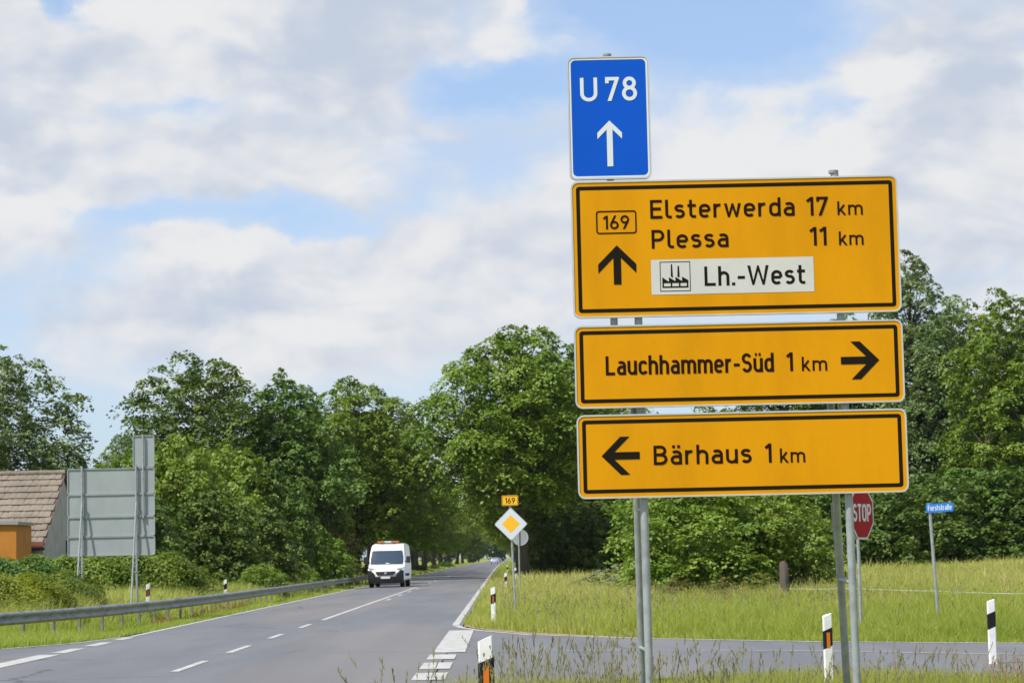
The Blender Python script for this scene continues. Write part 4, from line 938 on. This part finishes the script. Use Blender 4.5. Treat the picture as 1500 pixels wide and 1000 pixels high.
plant('round_bush', 'shrub_a', px(1008, 88), 88, 'broad rounded bright green bush behind the sign tubes in the meadow', 'bush', (1.0, 1.0, .98), .8)
plant('round_bush', 'shrub_b', px(1110, 90), 90.5, 'lighter yellow green bush joined to the right of the round bush', 'bush', (.88, .88, .98), 2.0)
plant('weed_clump', 'weed', px(905, 96), 94, 'silvery pale weed clump left of the round bush', 'plant', (1.0, 1, .95), 0, 'pale weeds beside the round bush')
plant('weed_clump', 'weed', px(868, 104), 104, 'smaller pale weed clump further left, towards the maple', 'plant', (.9, .9, .75), 2, 'pale weeds beside the round bush')
for i, (p, d, k_) in enumerate([(935, 82, .55), (985, 80, .6), (1050, 81, .55), (1100, 84, .6), (1190, 92, .5)]):
    plant('weed_clump', 'weed', px(p, d), d, ('tall weeds at the left foot of the round bush', 'tall weeds in front of the round bush, between the sign tubes', 'tall weeds in front of the round bush, right of the sign tubes', 'tall weeds left of the wooden fence post', 'tall weeds right of the wooden fence post')[i], 'plant', (k_ * 1.4, k_, k_ * 1.1), i, 'weeds around the round bush', mt=M['olive'])
# left group
plant('loose_tree', 'ash_a', px(-12, 132), 132, 'loose grey green tree at the left edge behind the house', s=(1.05, 1.05, .98), rz=1.0)
plant('oak_tree', 'oak_a', px(292, 152), 152, 'broad dark oak with rounded top, tallest of the left group', s=(.98, .98, .98), rz=.6)
plant('oak_tree', 'oak_b', px(412, 156), 156, 'slimmer dark oak between the broad oak and the avenue', s=(.93, .93, 1.0), rz=3.2)
plant('young_tree', 'ash_a', px(178, 140), 140, 'small light tree between the loose tree and the broad oak', s=(.5, .5, .68), rz=2.2)
plant('young_tree', 'oak_b', px(118, 138), 138, 'low dark tree behind the gable of the house', s=(.55, .55, .58), rz=1.2)
for i, (p, d, pr, sx, sz, lab) in enumerate([(196, 122, 'shrub_b', 1.25, 1.7, 'green thicket shrub behind the grey sign back'), (262, 122, 'shrub_a', 1.15, 1.72, 'tall light green shrub right of the grey sign back'), (330, 136, 'shrub_b', 1.35, 1.9, 'tall leafy shrub below the broad oak'),
                                                  (392, 138, 'shrub_c', 1.15, 1.65, 'dark shrub with dead twigs in the middle of the thicket'), (440, 162, 'shrub_olive', 1.45, 1.85, 'brownish olive shrub in the thicket'), (466, 186, 'shrub_c', 1.2, 1.9, 'dark shrub at the right end of the thicket'), (300, 118, 'shrub_c', 1.05, 1.15, 'dark lower shrub in front of the thicket'), (352, 128, 'shrub_c', 1.0, 1.1, 'second dark lower shrub in front of the thicket, nearer the olive shrub'), (412, 150, 'shrub_c', 1.1, 1.2, 'dark low shrub below the olive shrub'), (440, 172, 'shrub_c', 1.1, 1.15, 'dark low shrub between the olive shrub and the avenue'), (155, 112, 'shrub_c', 1.2, 1.25, 'dark shrub behind the left leg of the grey sign')]):
    plant('shrub', pr, px(p, d), d, lab, 'shrub', (sx, sx, sz), i * 2.1, 'shrubs of the roadside thicket on the left')
for i, (p, d, sx, sz, lab) in enumerate([(458, 148, .72, .78, 'small bright shrub just behind the guard rail'), (378, 114, .45, .40, 'low bright bush behind the guard rail in the middle'), (425, 134, .45, .42, 'low bush left of the small bright shrub'), (262, 100, .5, .42, 'low leafy bush right of the white and black post')]):
    plant('shrub', 'shrub_b', px(p, d), d, lab, 'shrub', (sx, sx, sz), i * 1.1, 'small bushes along the guard rail')
plant('hedge', 'hedge', px(200, 90), 90, 'clipped green hedge under the grey sign back', 'hedge', (.95, 1, 1.0), .05, 'hedge in front of the house')
plant('hedge', 'hedge', px(100, 89), 89, 'clipped green hedge below the house gable and shed corner', 'hedge', (1.05, 1, 1.0), -.04, 'hedge in front of the house', mt=M['linden'])
plant('hedge', 'hedge', px(-5, 86), 86, 'dark clipped hedge in front of the ochre shed', 'hedge', (1.0, 1, .98), .08, 'hedge in front of the house', mt=M['oak'])
plant('golden_bush', 'dome', px(8, 67), 67, 'yellow green clipped dome bush at the left edge behind the guard rail', 'bush', (1.0, 1, .86), .3)
plant('golden_bush', 'dome_b', px(78, 71), 71, 'olive green clipped dome bush right of the yellow green one', 'bush', (.85, 1, .90), -.2, mt=M['linden'])
# avenue on both sides of the highway
av = [184, 201, 223, 238, 255, 274, 296, 322, 352, 388, 430, 480, 540, 610, 700]
nth = ['first', 'second', 'third', 'fourth', 'fifth', 'sixth', 'seventh', 'eighth', 'ninth', 'tenth', 'eleventh', 'twelfth', 'thirteenth', 'fourteenth', 'fifteenth']
rng = random.Random(8)
for i, d in enumerate(av):
    o = plant('avenue_tree', ('maple_b', 'maple_c')[i % 2], -11.3 + bend(d) + rng.uniform(-.5, .3), d, '%s maple of the left avenue row, counted from the van' % nth[i], s=(.98, .98, rng.uniform(.88, .96) if d < 215 else rng.uniform(.74, .84)), rz=rng.uniform(0, 6.2), group='avenue maples left of the highway')
for i, d in enumerate([188, 212, 236, 262, 292, 326, 365, 410, 465, 530, 610, 700]):
    o = plant('avenue_tree', ('maple_c', 'maple_b')[i % 2], 2.3 + bend(d) + rng.uniform(-.2, .5), d, '%s maple of the right avenue row behind the big maple' % nth[i], s=(.92, .92, rng.uniform(.85, .95)), rz=rng.uniform(0, 6.2), group='avenue maples right of the highway')
for i, (x_, d, s_) in enumerate([(-10.4, 300, .42), (-10.2, 345, .36), (-10.3, 415, .5)]):
    plant('shrub', 'shrub_c', x_ + bend(d), d, ('low dark bush on the left verge beyond the van', 'second low dark bush on the left verge, further than the first', 'farthest low bush on the left verge')[i], 'shrub', (s_, s_, s_ * .55), i, 'low bushes on the far left verge')
rngf = np.random.default_rng(77)
FP = [(-40 + 9 * i + bend(900) * .7, 900 + 60 * math.sin(i * 2.1), 17, 7) for i in range(11)] + [(-330 + 15 * i, 760 + 40 * math.sin(i * 1.7), 15 + 3 * math.sin(i * 3.1), 10) for i in range(18)]
Pf = []; Nf = []; Tf = []
for x_, y_, h_, r_ in FP:
    k = 1500; d_ = rngf.normal(size=(k, 3)); d_ /= np.linalg.norm(d_, axis=1, keepdims=True); rr = r_ * rngf.uniform(.6, 1.05, k)
    Pf.append(np.stack([x_ + d_[:, 0] * rr, y_ + d_[:, 1] * rr, h_ * .5 + d_[:, 2] * h_ * .52 * rngf.uniform(.7, 1.05, k)], 1)); Nf.append(d_ + np.array([0, 0, .6]) + rngf.normal(size=(k, 3)) * .5); Tf.append(np.clip(.45 + rngf.normal() * .2 + rngf.normal(size=k) * .15, 0, 1))
Pf = np.concatenate(Pf); o = link_mesh('far_wood', leaf_mesh('far_wood', Pf, np.concatenate(Nf), rngf.uniform(1.0, 1.9, len(Pf)), np.concatenate(Tf), M['oak'], rngf)); tag(o, 'far hazy wood closing the end of the avenue and the meadow', 'wood', kind='stuff')

# ------------------------------------------------------------------ fence in the meadow
FPz = gz(9.2, 78.6)
fp = MB(); n = 9; fp.tube([(0, 0, -.3), (.01, 0, .4), (-.02, .01, 1.22), (-.06, 0, 1.33)], [.17, .16, .145, .09], n)
o = fp.build('fence_post', M['wood'], None, smooth=True, loc=(9.2, 78.6, FPz)); tag(o, 'thick weathered wooden fence post beside the bush', 'fence post')
fpt = [(9.3, 78.4, FPz + .45), (10.2, 70, gz(10.2, 70) + .56), (11.6, 64, gz(11.6, 64) + .55), (12.75, 58.6, gz(12.75, 58.6) + .52), (14.3, 51, gz(14.3, 51) + .52)]
dn = []
for a, b in zip(fpt, fpt[1:]):
    for k in range(5): t = k / 5; dn.append((a[0] + (b[0] - a[0]) * t, a[1] + (b[1] - a[1]) * t, a[2] + (b[2] - a[2]) * t - .05 * 4 * t * (1 - t) * .3))
mb = MB(); mb.tube(dn, .007, 6); o = mb.build('fence_tape', M['tape'], None, smooth=True); tag(o, 'thin white fence line strung across the meadow', 'fence line')
o = MB().tube([(0, 0, -.1), (0, 0, .62)], .022, 8).tube([(0, 0, .62), (.03, 0, .70), (0, 0, .74)], .014, 6).build('fence_stake', M['tape'], None, smooth=True, loc=(12.75, 58.6, gz(12.75, 58.6))); tag(o, 'thin white fence stake at the right edge of the meadow', 'fence stake')

# ------------------------------------------------------------------ grass
def blades(name, xyz, hgts, wid, tint, m, rng, lean=.35, label='', seg=2):
    n = len(xyz); az = rng.uniform(0, 2 * math.pi, n); la = np.abs(rng.normal(size=n)) * lean
    dx = np.stack([np.cos(az) * la, np.sin(az) * la, np.ones(n)], 1)
    sd = rng.uniform(-.7, .7, n); side_ = np.stack([np.cos(sd), np.sin(sd), np.zeros(n)], 1) * wid[:, None] * .5
    v = np.empty((n, 5, 3), np.float32)
    mid = xyz + dx * (hgts * .55)[:, None] * (1, 1, 1); bend_ = np.stack([np.cos(az) * la * 1.1, np.sin(az) * la * 1.1, -.25 * la], 1)
    tip = xyz + dx * hgts[:, None] + bend_ * hgts[:, None] * .5
    v[:, 0] = xyz - side_; v[:, 1] = xyz + side_; v[:, 2] = mid + side_ * .75; v[:, 3] = mid - side_ * .75; v[:, 4] = tip
    me = bpy.data.meshes.new(name); me.vertices.add(n * 5); me.vertices.foreach_set('co', v.ravel())
    idx = np.arange(n)[:, None] * 5; lp = np.concatenate([idx + [0, 1, 2, 3], idx + [3, 2, 4]], 1).astype(np.int32)
    me.loops.add(n * 7); me.loops.foreach_set('vertex_index', lp.ravel())
    ls = (np.arange(n)[:, None] * 7 + [0, 4]).astype(np.int32); me.polygons.add(n * 2); me.polygons.foreach_set('loop_start', ls.ravel()); me.update(calc_edges=True)
    at = me.attributes.new('tint', 'FLOAT', 'FACE'); at.data.foreach_set('value', np.repeat(np.clip(tint, 0, 1), 2).astype(np.float32)); me.materials.append(m)
    o = link_mesh(name, me); tag(o, label, 'grass', kind='stuff'); return o
def patchy(x, y, s, seed):
    r = np.random.default_rng(seed); v = 0
    for k in range(7):
        a = r.uniform(0, 6.28); f = s * r.uniform(.5, 2.2); v = v + np.sin((x * np.cos(a) + y * np.sin(a) * .6) * f + r.uniform(0, 6.28))
    return v / 7 ** .5
def scatter(n, y0, y1, x_lo, x_hi, seed):
    """denser near the camera: as many per picture area"""
    r = np.random.default_rng(seed); u = r.uniform(size=n); y = 1 / (1 / y0 + u * (1 / y1 - 1 / y0)); return r, y, r.uniform(size=n)
# meadow right of the highway
r, y, u = scatter(210000, 40, 215, 0, 0, 1)
xl = np.full_like(y, -1.0); xh = y * .232 + 1.5
x = xl + (xh - xl) * u; c_ = 4.6e-6 * np.maximum(0, y - 200) ** 2
ok = (y > far_y(x) + .10 + r.exponential(.14, len(x)) + 1.1 * sstep(3.2, .4, x)) & (x > -0.98 + r.exponential(.10, len(x)) + .06 * patchy(x * 0, y, 3.0, 18)); x, y = x[ok], y[ok]; n = len(x)
pt = patchy(x, y, .25, 5); field = sstep(66, 92, y + .6 * patchy(x, y, .5, 6)) * sstep(3, 7, x); edge = np.minimum(y - far_y(x), x + 1.5)
bank = sstep(62, 80, y) * (1 - sstep(3, 7, x))
hh = (.15 + .18 * sstep(.3, 3, edge) + .16 * field + .12 * bank) * (1 + .25 * pt) * (1 + .35 * patchy(x, y, 2.6, 16)).clip(.45, 1.9) * r.uniform(.6, 1.35, n) + .02
wd = np.maximum(.010, y * .00030) * r.uniform(.7, 1.3, n)
tn = .38 + .20 * pt * np.abs(patchy(x, y, 1.1, 15)) + .30 * field + .32 * bank + r.normal(size=n) * .13
blades('meadow_grass', np.stack([x, y, hgt(x, y) - .02], 1), hh, wd, tn, M['grass'], r, .4, 'green and straw coloured meadow grass right of the highway')
# left verge
r, y, u = scatter(120000, 47, 210, 0, 0, 2); x = -8.86 - u * (np.interp(y, [47, 60, 100, 210], [4.5, 7, 10, 3.5]))
ok = (y > np.interp(-x, [-p[0] for p in LEFT_EDGE[1:]], [p[1] for p in LEFT_EDGE[1:]]) + .25); x, y = x[ok], y[ok]; n = len(x)
rx = np.interp(y, [p[1] for p in RP], [p[0] for p in RP]); behind = sstep(.2, 1.6, rx - x); pt = patchy(x, y, .5, 9)
hh = (.11 + .10 * sstep(.1, 1.0, -8.8 - x) + .55 * behind) * (1 + .28 * pt) * r.uniform(.6, 1.35, n) + .02
tn = .30 + .14 * pt + .22 * behind + r.normal(size=n) * .13
blades('verge_grass', np.stack([x, y, hgt(x, y) - .02], 1), hh, np.maximum(.010, y * .0003) * r.uniform(.7, 1.3, n), tn, M['grass'], r, .4, 'grass growing below and behind the guard rail')
# far verges under the avenue
r, y, u = scatter(60000, 195, 700, 0, 0, 3); sidex = r.uniform(size=len(y)) < .62; c_ = 4.6e-6 * np.maximum(0, y - 200) ** 2
x = np.where(sidex, -8.9 - u * 9, -.7 + u * 8) + c_; n = len(x)
blades('avenue_grass', np.stack([x, y, hgt(x, y)], 1), (.22 + .25 * np.minimum(1, u * 4)) * r.uniform(.6, 1.3, n), y * .00035 * r.uniform(.7, 1.3, n), .42 + r.normal(size=n) * .15, M['grass'], r, .4, 'far grass along both verges of the tree avenue')
# near verge around the sign
r = np.random.default_rng(4); n = 80000; x = r.uniform(-.6, 8.5, n); y = r.uniform(15.5, 32, n); ok = (y < near_y(x) - .15 - r.uniform(0, .5, n)) & (x < y * .225 + .6) & (x > -1.0 + .25 + r.uniform(0, .3, n)); x, y = x[ok], y[ok]; n = len(x)
pt = patchy(x, y, 1.2, 12)
hh = (.17 + .33 * sstep(29.5, 20, y)) * (1 + .28 * pt) * r.uniform(.55, 1.4, n); hh = hh * (1 - .25 * sstep(5, 7, x))
blades('foreground_grass', np.stack([x, y, hgt(x, y) - .02], 1), hh, r.uniform(.005, .010, n), .40 + .18 * pt + r.normal(size=n) * .17, M['grass'], r, .38, 'tall grass on the near verge around the sign tubes')
# seed stalks
def stalks(name, xyz, hgts, m, rng, label, w=.0032, head=.15, spk=16, spread=.011, bendk=.5):
    V_ = []; F_ = []; T_ = []
    for p, h in zip(xyz, hgts):
        az = rng.uniform(0, 6.28); la = abs(rng.normal()) * bendk * .5 + .04; t0 = float(np.clip(.5 + rng.normal() * .25, 0, 1)); pts = []
        for k in range(6):
            f = k / 5; pts.append(np.array(p) + np.array([math.cos(az) * la * f * f * h, math.sin(az) * la * f * f * h, h * f * (1 - .08 * la * f)]))
        b = len(V_)
        for k, q in enumerate(pts):
            ww = w * (1 - .5 * k / 5) * .5; V_ += [(q[0] - ww, q[1], q[2]), (q[0] + ww, q[1], q[2])]
        for k in range(5): F_.append((b + 2 * k, b + 2 * k + 1, b + 2 * k + 3, b + 2 * k + 2)); T_.append(t0)
        d = pts[-1] - pts[-2]; d = d / np.linalg.norm(d); hl = head * rng.uniform(.6, 1.4)
        for k in range(spk):
            f = rng.uniform(); q = pts[-1] - d * hl * f; sp = spread * rng.uniform(.3, 1.2) * (.35 + math.sin(math.pi * min(1, f + .1)))
            a2 = rng.uniform(0, 6.28); e = q + np.array([math.cos(a2) * sp, math.sin(a2) * sp, .020 + rng.uniform(0, .012)]); ww = .0025 * (w / .0032)
            b = len(V_); V_ += [(q[0] - ww, q[1], q[2]), (q[0] + ww, q[1], q[2]), (e[0] + ww * .6, e[1], e[2]), (e[0] - ww * .6, e[1], e[2])]; F_.append((b, b + 1, b + 2, b + 3)); T_.append(np.clip(t0 + rng.normal() * .2, 0, 1))
    me = bpy.data.meshes.new(name); me.from_pydata([tuple(map(float, v)) for v in V_], [], F_); at = me.attributes.new('tint', 'FLOAT', 'FACE'); at.data.foreach_set('value', np.array(T_, np.float32)); me.materials.append(m)
    o = link_mesh(name, me); tag(o, label, 'grass', kind='stuff'); return o
rng = np.random.default_rng(6)
pts = []; hs_ = []
def addst(n, x0, x1, y0, y1, h0, h1):
    for _ in range(n):
        x = rng.uniform(x0, x1); y = rng.uniform(y0, y1); pts.append((x, y, gz(x, y))); hs_.append(rng.uniform(h0, h1))
addst(190, .0, .95, 15.5, 20.5, .70, 1.12); addst(44, -.85, .0, 15.0, 17.5, .76, 1.08); addst(150, .8, 2.2, 17.5, 23, .55, .95); addst(150, 1.5, 5.0, 20, 27, .45, .80); addst(60, 3.5, 6.5, 23, 28.5, .32, .60)
stalks('seed_grass', pts, hs_, M['seed'], rng, 'brown seed heads of tall grass standing in front of the side road')
pts = []; hs_ = []
addst(16, 2.8, 4.6, 24, 29, .35, .55); addst(70, 5.4, 6.6, 26.5, 29.5, .2, .38)
stalks('sorrel_stalks', pts, hs_, M['sorrel'], rng, 'rusty sorrel stalks in the near verge', spk=18, head=.2)
pts = []; hs_ = []
for _ in range(170):
    y = rng.uniform(66, 100); x = -9.25 - rng.uniform(0, .8); k_ = patchy(np.array([x]), np.array([y]), .35, 31)[0]
    if k_ > .1: pts.append((x, y, gz(x, y))); hs_.append(rng.uniform(.2, .42))
stalks('sorrel_stalks', pts, hs_, M['sorrel'], rng, 'rusty sorrel patch below the guard rail', w=.012, spk=16, head=.2, spread=.04)
pts = []; hs_ = []
for _ in range(2200):
    y = rng.uniform(52, 150); x = rng.uniform(1, y * .22); k_ = patchy(np.array([x]), np.array([y]), .22, 33)[0]
    if k_ > .35 and y > far_y(x) + 2: pts.append((x, y, gz(x, y))); hs_.append(rng.uniform(.35, .6))
stalks('sorrel_stalks', pts, hs_, M['sorrel'], rng, 'reddish brown sorrel scattered over the meadow', w=.010, spk=8, head=.2, spread=.03)
pts = []; hs_ = []
for _ in range(2600):
    y = rng.uniform(50, 135); x = rng.uniform(-.3, y * .22); 
    if y > far_y(x) + 1.2 and (x < 4 or y > 60 or rng.uniform() < .35): pts.append((x, y, gz(x, y))); hs_.append(rng.uniform(.40, .75))
for _ in range(520):
    y = rng.uniform(60, 112); x = np.interp(y, [p[1] for p in RP], [p[0] for p in RP]) - rng.uniform(.5, 4); pts.append((x, y, gz(x, y))); hs_.append(rng.uniform(.6, 1.0))
stalks('seed_grass', pts, hs_, M['seed'], rng, 'pale seed heads scattered over the far meadow and left bank', w=.010, spk=9, head=.22, spread=.03)

# ------------------------------------------------------------------ summer haze
hz = MB().box(-420, 420, -6, 1120, -1.2, 32).build('haze', None)
hm = bpy.data.materials.new('haze_air'); hm.use_nodes = True; ht = hm.node_tree; ht.nodes.clear(); HN = NT(ht)
pv = HN.n('ShaderNodeVolumePrincipled'); pv.inputs['Color'].default_value = (0.80, 0.88, 0.97, 1); pv.inputs['Density'].default_value = 0.00004; pv.inputs['Anisotropy'].default_value = 0.2
ho = HN.n('ShaderNodeOutputMaterial'); ht.links.new(pv.outputs[0], ho.inputs['Volume']); hz.data.materials.append(hm); tag(hz, 'thin summer haze in the air over the road and fields', 'haze', kind='stuff')
